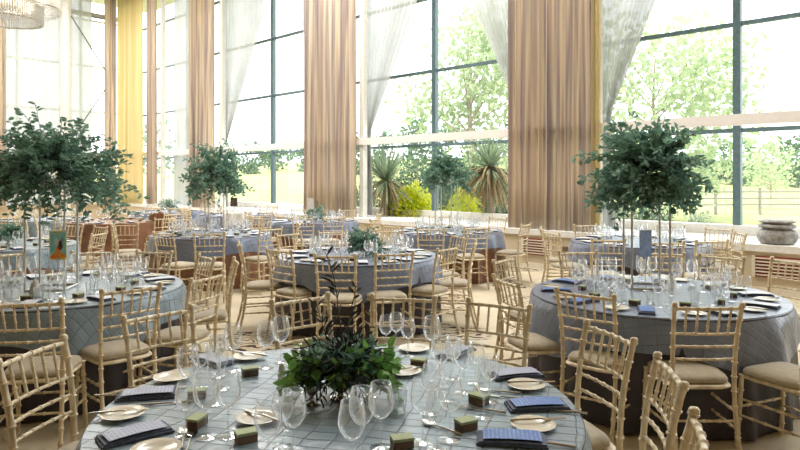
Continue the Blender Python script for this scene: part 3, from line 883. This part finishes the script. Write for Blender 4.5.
# nearest table
chair(-1.555, 2.71, 'T', label='cream chair back at the lower left corner, facing the nearest table')
chair(-1.30, 3.45, 'T', label='cream chair behind the two left napkins of the nearest table')
chair(-.60, 3.87, 'T', dirn=(.62, -.78), label='cream chair across the nearest table, seen above the white shakers')
chair(.02, 3.90, 'T', label='cream chair across the nearest table, right of the tall willow sprigs')
chair(.57, 3.70, 'T', label='cream chair behind the pale napkin at the back right of the nearest table')
chair(.99, 3.03, 'T', dirn=(-.965, -.26), label='cream chair right of the nearest table, its left rail against the dark cloth')
chair(1.02, 2.42, 'T', dirn=(-.99, .16), push=False, label='cream chair at lower right seen nearly edge-on, facing the nearest table')
chair(.84, 1.80, 'T', dirn=(-.9, .35), push=False, label='cream chair top cut by the bottom edge at lower right')
# left table
chair(-2.19, 3.75, 'A', dirn=(-.2, 1), label='cream chair back at the left picture edge, behind the corner chair')
chair(-1.77, 4.23, 'A')
chair(-1.42, 4.73, 'A')
chair(-1.44, 5.60, 'A', label='cream chair seen edge-on as a single post right of the left table')
chair(-1.80, 5.88, 'A')
chair(-2.44, 6.27, 'A')
chair(-3.02, 6.30, 'A')
chair(-3.80, 6.10, 'A', label='cream chair behind the left table at the picture edge')
# right table
chair(1.76, 3.65, 'R', dirn=(0, 1))
chair(1.18, 4.06, 'R')
chair(2.44, 3.60, 'R', dirn=(-.4, .9), push=False, label='cream chair cut by the right picture edge, only seat and legs showing')
chair(.75, 4.56, 'R')
chair(.93, 5.72, 'R')
chair(2.55, 6.22, 'R')
chair(2.98, 5.93, 'R', label='cream chair behind the glasses at the back right corner of the right table')
chair(3.45, 5.62, 'R', label='cream chair right of the right table, in front of the air grille')
chair(1.75, 6.30, 'R')
# middle table
chair(-1.23, 6.5, 'C', label='cream chair front left of the middle table, seat turned right')
chair(-1.62, 7.05, 'C')
chair(-1.45, 8.35, 'C')
chair(-.61, 6.03, 'C')
chair(-.05, 6.20, 'C')
chair(.50, 6.65, 'C')
chair(.78, 7.2, 'C', label='cream chair right of the middle table, second from the front right')
chair(.74, 8.0, 'C')
chair(-.92, 8.72, 'C', label='cream chair behind the middle table, left of its leafy bowl')
chair(-.15, 8.80, 'C')
# left mid table
chair(-3.13, 8.45, 'B', dirn=(.5, .85))
chair(-2.50, 8.40, 'B', label='cream chair in front of the left mid table, right of its pair')
chair(-1.85, 9.2, 'B')
chair(-1.62, 10.3, 'B')
chair(-3.9, 11.3, 'B'); chair(-2.5, 11.6, 'B'); chair(-4.35, 9.7, 'B')
# window table
chair(1.98, 10.05, 'D'); chair(1.80, 11.75, 'D'); chair(1.13, 9.43, 'D'); chair(.44, 9.2, 'D', dirn=(.1, 1), label='cream chair in front of the window table, middle of three')
chair(-.12, 9.75, 'D'); chair(-.45, 11.3, 'D'); chair(.75, 12.2, 'D')
# far table before the curtain
chair(-1.78, 11.75, 'E'); chair(-1.22, 11.8, 'E', label='cream chair in front of the far table, right of another'); chair(-.42, 13.0, 'E'); chair(-2.75, 12.2, 'E'); chair(-3.2, 13.4, 'E'); chair(-2.3, 14.7, 'E'); chair(-1.2, 14.6, 'E')
# window table behind the right one
chair(2.47, 7.58, 'F', dirn=(.1, 1)); chair(3.03, 7.26, 'F', dirn=(0, 1)); chair(3.62, 7.42, 'F', dirn=(-.1, 1))
chair(2.86, 9.9, 'F', push=False, dirn=(.3, -1)); chair(4.12, 9.75, 'F', push=False, dirn=(-.35, -1), label='cream chair behind the window table, against the sill')
chair(4.56, 9.15, 'F', push=False, dirn=(-.8, -.6), label='cream chair back against the bright ledge left of the stone pot')
chair(2.02, 8.55, 'F'); chair(2.12, 9.3, 'F', label='cream chair left of the window table, nearer the broad curtain')
chair(4.50, 8.45, 'F', dirn=(-1, .15), push=False, label='cream chair seen side-on beside the bright ledge at right')
# left-hand tables
chair(-4.30, 10.0, TI, dirn=(-.3, 1), label='cream chair right of the copper-clothed table, nearer one')
chair(-4.25, 11.6, 'G', label='cream chair right of the copper-clothed table, farther one')
chair(-4.2, 8.45, 'I'); chair(-5.05, 9.85, 'I'); chair(-4.5, 9.5, 'I', label='cream chair behind the left stand poles, right of the poster card')
chair(-4.62, 12.9, 'G'); chair(-7.2, 12.6, 'G'); chair(-6.9, 11.6, 'G', label='cream chair in front of the copper-clothed table at far left')
ch = chair(-4.95, 13.2, (-5.9, 14.6), dirn=(.3, 1), label='cream chair with a copper cloth thrown over its back')
wchair = chair(-3.35, 12.9, (-4, 14.5), dirn=(-.2, 1), label='chair with a white cover over its back near the small foliage tree')
far = [(-3.1, 14.9), (-3.3, 16.6), (-4.9, 14.6), (-5.2, 15.6), (-4.4, 17.0)]
for x, y in far:
    chair_far((x, y, 0), math.atan2(15.6 - y, -4.0 - x) - PI / 2, 'cream chair around the far table in front of the lawn window', 'chairs of the far lawn-window table')
for k in range(5):
    a = -2.2 + k * 1.1
    chair_far((-6.1 + 1.36 * math.cos(a), 16.9 + 1.36 * math.sin(a), 0), a + PI / 2, 'cream chair around the farthest table with a fern bowl', 'chairs of the farthest table')
for k in range(5):
    a = -2.6 + k * .9
    chair_far((-7.7 + 1.36 * math.cos(a), 13.9 + 1.36 * math.sin(a), 0), a + PI / 2, 'cream chair around the blue-grey table behind the left foliage', 'chairs of the blue-grey table')

# cloths thrown over chair backs
def back_cloth(parent_chair, w, drop_b, drop_f, mat, name, label, cat, seed):
    m = MB(); r_ = random.Random(seed); prof = []
    top = .945
    for i in range(7): prof.append((-.045 - .02 * (6 - i) / 6, top - drop_b * (6 - i) / 6))
    prof += [(-.03, top + .012), (0, top + .018), (.03, top + .01)]
    for i in range(7): prof.append((.05 + .03 * i / 6, top - drop_f * i / 6))
    K = 24
    for i, (y, z) in enumerate(prof):
        for j in range(K + 1):
            u = j / K - .5
            zz = z - (abs(u) * .25 if mat is M['copper'] else .0) * (1 if i not in (7, 8, 9) else .6)
            m.v.append((u * w, y * (1 + .3 * math.sin(u * 14 + seed)), zz + (.01 * math.sin(u * 20))))
    for i in range(len(prof) - 1):
        for j in range(K): m.f.append((i * (K + 1) + j, i * (K + 1) + j + 1, (i + 1) * (K + 1) + j + 1, (i + 1) * (K + 1) + j)); m.mi.append(0)
    o = m.build(name, mat); o.location = parent_chair.location; o.rotation_euler = parent_chair.rotation_euler
    s = o.modifiers.new('thickness', 'SOLIDIFY'); s.thickness = .006
    tag(o, label, cat)
back_cloth(ch, .46, .32, .32, M['copper'], 'draped_cloth', 'copper satin cloth thrown over a chair back left of the foliage tree', 'cloth', 2)
back_cloth(wchair, .42, .26, .26, M['white_cloth'], 'chair_cover', 'white cover over a chair back near the small foliage tree', 'chair cover', 3)

# ------------------------------------------------------------------ foliage arrangements
def spray(mL, mS, r_, c, d, L, nleaf, ll, lw, droop=.3, mi=0, spread=.9):
    d = Vector(d).normalized(); p = Vector(c); pts = [p.copy()]; seg = 8
    for i in range(seg):
        d = (d + Vector((r_.uniform(-.12, .12), r_.uniform(-.12, .12), -droop / seg * (1 + i / seg)))).normalized()
        p = p + d * L / seg; pts.append(p.copy())
    if mS is not None: mS.tube(pts, [.0028 * (1 - .7 * i / seg) + .0006 for i in range(seg + 1)], 4)
    for k in range(nleaf):
        u = .22 + .78 * (k + r_.random() * .6) / nleaf; q = min(seg - .001, u * seg); i = int(q)
        pp = pts[i].lerp(pts[i + 1], q - i); dd = (pts[i + 1] - pts[i]).normalized()
        side = Vector((r_.gauss(0, 1), r_.gauss(0, 1), r_.gauss(0, .7))); side = (side - dd * side.dot(dd)).normalized()
        mL.leaf(pp, dd * (1 - spread * .6) + side * spread, dd.cross(side) + Vector((0, 0, .6)), ll * r_.uniform(.65, 1.2), lw * r_.uniform(.7, 1.2), mi=mi)

def foliage_head(seed, rad, nb, nl, leaf, wleaf, mirror=1):
    r_ = random.Random(seed); L = MB(); S = MB()
    for k in range(nb):
        el = r_.uniform(-.42, 1.35); az = r_.uniform(0, 2 * PI)
        d = Vector((math.cos(az) * math.cos(el), math.sin(az) * math.cos(el), math.sin(el)))
        ln = rad * (r_.uniform(.70, 1.05) if r_.random() > .12 else r_.uniform(1.1, 1.3)) * (1.0 if el > .2 else 1.05)
        spray(L, S, r_, d * rad * .12 + Vector((0, 0, .02)), d, ln, nl, leaf, wleaf, droop=.75 if el < .9 else .35)
    return L, S
def make_stand(h):
    m = MB(); a = .145; r = .009
    for sx in (-1, 1):
        for sy in (-1, 1): m.tube([(sx * a, sy * a, 0), (sx * a, sy * a, h)], r, 8)
    for z in (.008, h):
        q = [(-a, -a, z), (a, -a, z), (a, a, z), (-a, a, z), (-a, -a, z)]
        for i in range(4): m.tube([q[i], q[i + 1]], r, 6)
    return m
def stand_arrangement(c, seed, rad, nb, nl, leaf, wleaf, label, rz, heads=None, h=.80):
    r = empty('foliage_stand', (c[0], c[1], ZC), rz)
    make_stand(h).build('frame', M['paint'], r)
    b = MB(); b.lathe([(0, h + .008), (.10, h + .008), (.15, h + .04), (.165, h + .075), (.155, h + .075), (.0, h + .06)], 24); b.build('bowl', M['ceramic'], r)
    L, S = heads or foliage_head(seed, rad, nb, nl, leaf, wleaf)
    z = h + .09; fz = .72 if c[0] < 0 and c[1] < 6 else .92
    for mm, nm, mt in ((L, 'foliage', 'leafdark'), (S, 'stems', 'stem')):
        q = MB(); q.v = [(v[0], v[1], v[2] * fz + z) for v in mm.v]; q.f = mm.f; q.mi = mm.mi
        q.build(nm, M[mt], r, smooth=False)
    tag(r, label, 'flower arrangement', 'tall foliage stands'); return r
stand_arrangement((-2.80, 5.15), 101, .60, 230, 20, .062, .034, 'large dark green foliage dome on a four-legged frame, left table', .15)
stand_arrangement((2.00, 5.20), 102, .45, 200, 20, .062, .036, 'large green foliage dome on a four-legged frame, right table', -.12)
stand_arrangement((-2.93, 10.2), 103, .52, 150, 15, .075, .042, 'small-looking foliage dome on a white frame before the tan curtain', .1)
stand_arrangement((.78, 10.8), 104, .44, 120, 14, .075, .042, 'foliage dome on a frame in front of the middle window', .3)

def low_bowl(c, seed, rad, label, nb=60):
    r = empty('leafy_bowl', (c[0], c[1], ZC)); b = MB()
    b.lathe([(0, 0), (.05, 0), (.05, .01), (.02, .03), (.07, .06), (.10, .11), (.095, .11), (0, .08)], 24); b.build('bowl', M['ceramic'], r)
    r_ = random.Random(seed); L, S = MB(), MB()
    for k in range(nb):
        el = r_.uniform(0, 1.3); az = r_.uniform(0, 2 * PI); d = Vector((math.cos(az) * math.cos(el), math.sin(az) * math.cos(el), math.sin(el)))
        spray(L, S, r_, (0, 0, .10), d, rad * r_.uniform(.6, 1.1), 11, .05, .028, droop=.5)
    L.build('foliage', M['leafdark'], r, smooth=False); S.build('stems', M['stem'], r, smooth=False)
    tag(r, label, 'flower arrangement', 'low leafy bowls')
low_bowl((-.40, 7.35), 201, .25, 'low bowl of green leaves on the middle table', 90)
low_bowl((-1.72, 13.1), 202, .30, 'low bowl of leaves on the far table before the pinkish curtain', 50)
low_bowl((-6.05, 16.8), 203, .32, 'low bowl of fern leaves on the farthest table', 40)
low_bowl((-.30 - 4.95, 8.6), 204, .22, 'low bowl of leaves on the table cut by the left edge', 40)

# nearest centrepiece
r = empty('leafy_centrepiece', (*at(341, 398, ZC), ZC)); tag(r, 'dark leafy centrepiece with willow sprigs in a silver bowl on the nearest table', 'flower arrangement')
b = MB(); b.lathe([(0, 0), (.042, 0), (.044, .004), (.016, .012), (.012, .022), (.035, .036), (.065, .065), (.072, .095), (.066, .098), (.06, .07), (0, .045)], 32); b.build('silver_bowl', M['silver'], r)
r_ = random.Random(5); L, L2, L3, S = MB(), MB(), MB(), MB()
def dirv(a, b):
    el = r_.uniform(a, b); az = r_.uniform(0, 2 * PI); return Vector((math.cos(az) * math.cos(el), math.sin(az) * math.cos(el), math.sin(el)))
for k in range(110): spray(L, S, r_, (0, 0, .115), dirv(-.05, 1.0), r_.uniform(.11, .19), 11, .036, .017, droop=.4)
for k in range(36): spray(L2, S, r_, (0, 0, .12), dirv(0, .8), r_.uniform(.15, .24), 7, .052, .030, droop=.6)
for sx in (-1, 1):
    for k in range(11): spray(L2, S, r_, (0, 0, .12), (sx, r_.uniform(-.7, .3), r_.uniform(-.05, .5)), r_.uniform(.21, .27), 8, .065, .040, droop=.55)
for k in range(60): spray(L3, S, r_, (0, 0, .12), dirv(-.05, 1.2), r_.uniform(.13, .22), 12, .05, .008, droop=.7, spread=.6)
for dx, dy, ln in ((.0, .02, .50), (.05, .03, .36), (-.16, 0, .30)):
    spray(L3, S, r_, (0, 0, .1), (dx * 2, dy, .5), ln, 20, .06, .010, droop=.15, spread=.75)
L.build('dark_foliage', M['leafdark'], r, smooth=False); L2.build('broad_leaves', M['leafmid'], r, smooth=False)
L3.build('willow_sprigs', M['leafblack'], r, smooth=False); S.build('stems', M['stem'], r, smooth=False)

# ------------------------------------------------------------------ table cards on wire holders
def card(c, w, h, z0, rz, mat, label, extra=()):
    r = empty('card_holder', (c[0], c[1], ZC), rz)
    m = MB(); m.lathe([(0, 0), (.035, 0), (.035, .004), (.004, .007)], 16); m.tube([(0, 0, .004), (0, 0, z0 - ZC + .01)], .0025, 6); m.build('wire_stand', M['steel'], r)
    m = MB(); m.box((0, 0, z0 - ZC + h / 2), (w, .003, h)); cd = m.build('card', M[mat], r, smooth=False)
    for nm, mt, x, z, ww, hh in extra:
        m = MB(); zz = z0 - ZC + z * h
        if nm == 'picture':
            q = [(-w * .44, -.0018, zz - hh * h / 2), (w * .44, -.0018, zz - hh * h / 2), (w * .44, -.0018, zz + hh * h / 2), (-w * .44, -.0018, zz + hh * h / 2)]
            m.add(q, [(0, 1, 2, 3)]); m.build(nm, M[mt], cd, smooth=False); continue
        n = 14; pts = [(x * w + ww * w / 2 * math.cos(2 * PI * k / n) * (1 + .25 * math.sin(5 * k)), -.0022, zz + hh * h / 2 * math.sin(2 * PI * k / n)) for k in range(n)]
        m.add(pts, [tuple(range(n))]); m.build(nm, M[mt], cd, smooth=False)
    tag(r, label, 'table card')
card(at(58, 293, ZC), .125, .225, 1.02, .18, 'yellowprint', 'colourful teal and orange poster card on a wire holder, left table',
     (('picture', 'teal', 0, .52, 1, .88), ('flame_border', 'orange', 0, .14, .92, .24), ('yellow_edge', 'yellowprint', 0, .03, .9, .07), ('maroon_figure', 'maroon', .14, .50, .26, .36), ('red_cloak', 'orange', .02, .36, .34, .22),
      ('pale_figure', 'white_cloth', -.10, .62, .22, .24), ('title', 'yellowprint', -.05, .90, .62, .07), ('blue_figure', 'bluecard', .24, .70, .2, .2)))
card((1.93, 5.03), .10, .21, 1.03, .1, 'bluecard', 'blue table card on a holder inside the right foliage frame')
card((-2.62, 10.1), .11, .14, 1.20, 0, 'brownprint', 'small brown picture card under the small foliage tree')
card((-1.80, 12.9), .13, .22, 1.02, 0, 'white_cloth', 'white table card above the far table before the pinkish curtain')
# white standing napkin and tumbler on the left table
m = MB(); m.lathe([(.035, 0), (.04, .02), (.034, .07), (.018, .115), (.003, .13)], 18, capb=True); o = m.build('standing_napkin', M['white_cloth']); o.location = P3(35, 296); tag(o, 'white napkin folded upright on the left table', 'napkin')
for px, py, l in ((39, 300, 'clear tumbler in front of the white napkin on the left table'), (94, 289, 'clear tumbler right of the left foliage frame')):
    Tumbler(P3(px, py), 0, l)
for px, py, l in ((611, 300, 'dark glass salt pot left of the right foliage frame'), (672, 288, 'dark glass salt pot right of the right foliage frame')):
    Shaker(P3(px, py), 0, l.replace('dark glass salt pot', 'white shaker'))

# stacked stone pot on the ledge
c = W(10.42, 2.52, .70)
m = MB(); m.lathe([(0, 0), (.20, 0), (.245, .04), (.265, .10), (.255, .16), (.225, .20), (.19, .215)], 40); r = empty('stone_pot', c)
m.build('body', M['stone'], r)
m = MB(); m.lathe([(.19, .213), (.185, .225), (.235, .24), (.25, .26), (.235, .28), (.19, .29), (.185, .30), (.23, .31), (.24, .325), (.22, .345), (0, .345)], 40); m.build('stacked_rim', M['stone'], r)
tag(r, 'squat grey stone pot with stacked rims on the white ledge', 'pot')

# ------------------------------------------------------------------ chandelier
r = empty('chandelier', (-7.15, 11.6, 4.5)); tag(r, 'two-tier crystal bead drum chandelier at the top left', 'chandelier')
def beads(m, rad, z0, z1, na, nz, s, r_):
    for i in range(na):
        t = 2 * PI * i / na
        for j in range(nz):
            z = z0 + (z1 - z0) * (j + .5) / nz; q = s * r_.uniform(.7, 1.15); x, y = rad * math.cos(t), rad * math.sin(t)
            m.add([(x + q, y, z), (x, y + q, z), (x - q, y, z), (x, y - q, z), (x, y, z + q * 1.5), (x, y, z - q * 1.5)],
                  [(0, 1, 4), (1, 2, 4), (2, 3, 4), (3, 0, 4), (1, 0, 5), (2, 1, 5), (3, 2, 5), (0, 3, 5)])
r_ = random.Random(9)
m = MB(); beads(m, .60, -.02, .34, 96, 12, .024, r_); m.build('lower_drum_beads', M['crystal'], r, smooth=False)
m = MB(); beads(m, .86, .20, .90, 130, 16, .026, r_); m.build('upper_drum_beads', M['crystal'], r, smooth=False)
m = MB()
for rad, z in ((.60, .34), (.60, 0.0), (.90, .80), (.90, .24)):
    m.tube([(rad * math.cos(2 * PI * k / 48), rad * math.sin(2 * PI * k / 48), z) for k in range(49)], .012, 6)
for k in range(4):
    t = k * PI / 2; m.tube([(.9 * math.cos(t), .9 * math.sin(t), .8), (0, 0, 1.5)], .006, 5); m.tube([(.6 * math.cos(t), .6 * math.sin(t), .34), (.6 * math.cos(t), .6 * math.sin(t), 1.0)], .006, 5)
m.tube([(0, 0, .5), (0, 0, 4.1)], .015, 8); m.build('frame', M['steel'], r)
m = MB(); m.lathe([(0, .36), (.55, .36), (.55, .38), (0, .38)], 40); m.build('diffuser', M['ceramic'], r)

bl_ = bpy.data.lights.new('chandelier_bulb', 'POINT'); bl_.energy = 50; bl_.color = (1, .86, .66); bl_.shadow_soft_size = .15
bo = bpy.data.objects.new('chandelier_bulb', bl_); col.objects.link(bo); bo.location = (-7.15, 11.6, 5.15)
bl2 = bl_.copy(); bl2.energy = 10; bo = bpy.data.objects.new('chandelier_bulb', bl2); col.objects.link(bo); bo.location = (-7.15, 11.6, 4.66)

# ------------------------------------------------------------------ outside
def gz(x, y):
    n = .696 * x + .718 * y; t = -.718 * x + .696 * y
    q = max(0, min(1, (n - 16) / 75)); e = max(0, min(1, (t - 5) / 40))
    return -.28 + q * (.4 + 5.2 * e)
m = MB(); NN = [11.8, 14, 17, 20, 24, 28, 34, 40, 50, 60, 75, 91, 120, 200, 320]; TT = [-170, -60, -30, -15, -5, 0, 5, 10, 15, 20, 25, 30, 35, 40, 45, 60, 100, 260]
for n in NN:
    for t in TT: p = W(n, t); m.v.append((p.x, p.y, gz(p.x, p.y)))
for i in range(len(NN) - 1):
    for j in range(len(TT) - 1): m.f.append((i * len(TT) + j, (i + 1) * len(TT) + j, (i + 1) * len(TT) + j + 1, i * len(TT) + j + 1)); m.mi.append(0)
m.f = [f[::-1] for f in m.f]
struct(m.build('ground', M['grass']))
m = MB(); m.nbox(-6.9, 11.8, T1 + 1.1, 260, -.4, -.28); struct(m.build('ground_left', M['grass'], smooth=False))
def tree(c, h, cr, mat, label, seed, n=900, leaf=.35, group=None, name='tree', base=.35, spindly=1.0, trunk=None):
    r_ = random.Random(seed); r = empty(name, (c[0], c[1], gz(*c))); S = MB(); L = MB()
    tr = trunk or h * .013
    S.tube([(0, 0, 0), (.05 * cr, 0, h * .3), (0, .05 * cr, h * .6), (0, 0, h * .85)], [tr * 1.5, tr, tr * .7, tr * .3], 8)
    blobs = []
    for k in range(16):
        az = r_.uniform(0, 2 * PI); z = h * r_.uniform(base, .92); f = math.sin(PI * min(1, (z / h - base) / (1 - base) * .8 + .12)) ** .6
        q = Vector((math.cos(az) * cr * f * r_.uniform(.25, .8), math.sin(az) * cr * f * r_.uniform(.25, .8), z)); blobs.append(q)
        S.tube([(0, 0, z * .7), tuple(q)], [tr * .4, tr * .12], 5)
    for k in range(n):
        b = r_.choice(blobs); v = Vector((r_.gauss(0, 1), r_.gauss(0, 1), r_.gauss(0, .8))).normalized() * cr * .42 * r_.random() ** .4 * spindly
        p = b + v; L.leaf(p, (r_.gauss(0, 1), r_.gauss(0, 1), r_.gauss(0, 1)), (r_.gauss(0, 1), r_.gauss(0, 1), 1), leaf * r_.uniform(.7, 1.3), leaf * .6)
    L.build('foliage', M[mat], r, smooth=False); S.build('trunk', M['bark'], r)
    tag(r, label, 'tree', group); return r
def px(x, d): return ((x - 400) * d / F, d)
tree(px(468, 27), 9.5, 3.4, 'tree1', 'pale airy tree outside the middle window', 1, 2600, .30, base=.2)
tree(px(655, 26), 8.0, 4.2, 'tree1', 'pale spreading tree outside the right window', 2, 3000, .30, base=.2)
tree(px(770, 33), 3.4, 1.4, 'tree1', 'small young tree on the lawn by the fence', 4, 500, .2)
r_ = random.Random(33); k = 0
for x in range(200, 345, 26):
    d = 88 + (k % 2) * 9; tree(px(x, d), r_.uniform(3.0, 4.6), 2.3, 'tree2', 'distant tree in the line beyond the lawn, seen in the third window', 300 + k, 420, .55, 'distant treeline', base=.05); k += 1
for x in range(352, 520, 32):
    d = 70 + (k % 2) * 9; tree(px(x, d), r_.uniform(4, 7), 2.4, 'tree2', 'distant tree behind the garden, seen in the middle window', 300 + k, 420, .55, 'trees behind the garden', base=.05); k += 1
for x in range(600, 880, 33):
    d = 58 + (k % 2) * 10; tree(px(x, d), r_.uniform(3.4, 5.6), 2.3, 'tree1' if k % 2 else 'tree2', 'distant tree beyond the fence, seen in the right window', 300 + k, 420, .5, 'trees beyond the fence', base=.05); k += 1
for x in (-60, 40, 150):
    d = 90; tree(px(x, d), r_.uniform(5, 8), 4.0, 'tree2', 'distant tree seen faintly through the left end windows', 300 + k, 260, .8, 'trees beyond the left windows', base=.05); k += 1

def yucca(c, h, rad, label, seed, skirtn=120, nb=150):
    r_ = random.Random(seed); r = empty('yucca_palm', (c[0], c[1], -.25)); h += .25
    m = MB(); m.tube([(0, 0, 0), (.03, 0, h * .5), (0, 0, h)], [.11, .09, .08], 10); m.build('trunk', M['bark'], r)
    def blade(m, d, L, w, droop):
        d = Vector(d).normalized(); p = Vector((0, 0, h)); a = d.cross(Vector((0, 0, 1))); a = a.normalized() if a.length > 1e-4 else Vector((1, 0, 0))
        vs = []; n = 5
        for i in range(n + 1):
            u = i / n; ww = w * (1 - u) ** .6
            vs += [p + a * ww / 2, p - a * ww / 2]; d = (d + Vector((0, 0, -droop * u))).normalized(); p = p + d * L / n
        m.add(vs, [(2 * i, 2 * i + 1, 2 * i + 3, 2 * i + 2) for i in range(n)])
    m = MB()
    for k in range(nb):
        az = r_.uniform(0, 2 * PI); el = r_.uniform(-.6, 1.15); blade(m, (math.cos(az) * math.cos(el), math.sin(az) * math.cos(el), math.sin(el)), rad * r_.uniform(.8, 1.15), .06, .05)
    m.build('blades', M['yucca'], r, smooth=False)
    m = MB()
    for k in range(skirtn):
        az = r_.uniform(0, 2 * PI); el = r_.uniform(-1.2, .1); blade(m, (math.cos(az) * math.cos(el), math.sin(az) * math.cos(el), math.sin(el)), rad * r_.uniform(.9, 1.4), .05, .5)
    m.build('dry_skirt', M['yuccadry'], r, smooth=False)
    tag(r, label, 'palm')
yucca(px(386, 16.2), 1.60, 1.10, 'spiky yucca palm at the left of the middle window', 1, 60, 200)
yucca(px(490, 14.6), 1.90, .95, 'spiky yucca palm with hanging dry leaves at the right of the middle window', 2, 260, 200)
yucca(px(612, 13.2), .7, .55, 'low spiky yucca outside the right window', 3, 0, 150)
def shrub(c, rx, h, mat, label, seed, n=900, leaf=.09):
    r_ = random.Random(seed); r = empty('shrub', (c[0], c[1], -.25)); L = MB(); S = MB(); h += .25
    for k in range(7):
        az = k * .9; S.tube([(0, 0, 0), (.5 * rx * math.cos(az), .5 * rx * math.sin(az), h * .7)], .012, 5)
    for k in range(n):
        v = Vector((r_.gauss(0, 1), r_.gauss(0, 1), r_.gauss(0, 1))).normalized() * (r_.random() ** .35); lump = 1 + .18 * math.sin(v.x * 7 + seed) * math.cos(v.y * 6)
        p = Vector((v.x * rx * lump, v.y * rx * lump, h * .52 + v.z * h * .48 * lump)); L.leaf(p, v + Vector((r_.gauss(0, .6), r_.gauss(0, .6), r_.gauss(0, .6))), (0, 0, 1), leaf * r_.uniform(.7, 1.3), leaf * .5)
    L.build('foliage', M[mat], r, smooth=False); S.build('stems', M['stem'], r); tag(r, label, 'shrub')
shrub(px(414, 16.2), .62, 1.45, 'yellow', 'bright yellow-green shrub right of the left yucca', 1, 3000, .11)
shrub(px(463, 16.2), .42, 1.30, 'yellow', 'yellow-green shrub left of the hanging yucca', 2, 1800, .11)
shrub(px(441, 18.6), .75, 1.7, 'tree2', 'green shrub behind the middle window mullion', 3, 2200, .12)
shrub(px(420, 21.5), 1.2, 2.3, 'tree2', 'tall green shrub behind the yellow shrub', 6, 2600, .15)
shrub(px(352, 20), .9, 1.5, 'tree2', 'green shrub at the left jamb of the middle window', 7, 1500, .12)
shrub(px(475, 20.5), 1.3, 2.2, 'tree2', 'tall green shrub behind the hanging yucca', 8, 2600, .15)
shrub(px(518, 18), 1.0, 1.8, 'tree2', 'green shrub at the right jamb of the middle window', 9, 1800, .14)
shrub(px(385, 23), 1.1, 1.7, 'tree2', 'green shrub behind the left yucca', 10, 1600, .15)
shrub(px(643, 14.6), .80, 1.05, 'tree2', 'green shrub outside under the right foliage dome', 4, 2000, .09)
shrub(px(700, 12.6), .30, .98, 'yucca', 'small blue-green bush at the foot of the right window', 5, 1200, .07)

m = MB(); r = empty('paddock_fence', (*px(760, 30), -.25)); ox, oy = px(760, 30)
for i in range(-5, 6):
    m = MB(); m.box((i * 2.2, i * .25, .75), (.10, .10, 1.4)); m.build('post', M['fence'], r, smooth=False)
for z in (.65, .95, 1.25):
    m = MB(); m.box((0, 0, z), (22.4, .04, .07), math.atan2(.25, 2.2)); m.build('rail', M['fence'], r, smooth=False)
tag(r, 'grey post and rail fence across the lawn outside the right window', 'fence')

# ------------------------------------------------------------------ light
w = bpy.data.worlds.new('world'); sc.world = w; w.use_nodes = True
bg = w.node_tree.nodes['Background']; bg.inputs['Color'].default_value = (.93, .97, 1, 1); bg.inputs['Strength'].default_value = 3.0
s = bpy.data.lights.new('sun', 'SUN'); s.energy = 4.8; s.angle = R(2); s.color = (1, .95, .84)
so = bpy.data.objects.new('sun', s); col.objects.link(so)
so.rotation_euler = Vector((.35, .55, -1)).to_track_quat('-Z', 'Y').to_euler()
def add_fill(n, t, e, size, c=(1, .97, .94)):  # unseen area fill added under the ceiling to brighten the room
    l = bpy.data.lights.new('fill_light', 'AREA'); l.energy = e; l.size = size; l.color = c
    o = bpy.data.objects.new('fill_light', l); col.objects.link(o); p = W(n, t, 8.45); o.location = p
for n, t, e in ((7.5, 2, 220), (8, 7, 330), (8, 12, 380), (5, 17, 300), (7, 21, 300), (2, 22, 200)): add_fill(n, t, e, 2.5)

sc.view_settings.view_transform = 'Standard'; sc.view_settings.look = 'None'; sc.view_settings.gamma = 1
sc.view_settings.exposure = .40
try: sc.view_settings.use_curve_mapping = False
except Exception: pass
sc.cycles.transparent_max_bounces = 40; sc.cycles.max_bounces = 10; sc.cycles.sample_clamp_indirect = 6
sc.cycles.use_denoising = True; sc.cycles.caustics_reflective = False; sc.cycles.caustics_refractive = False
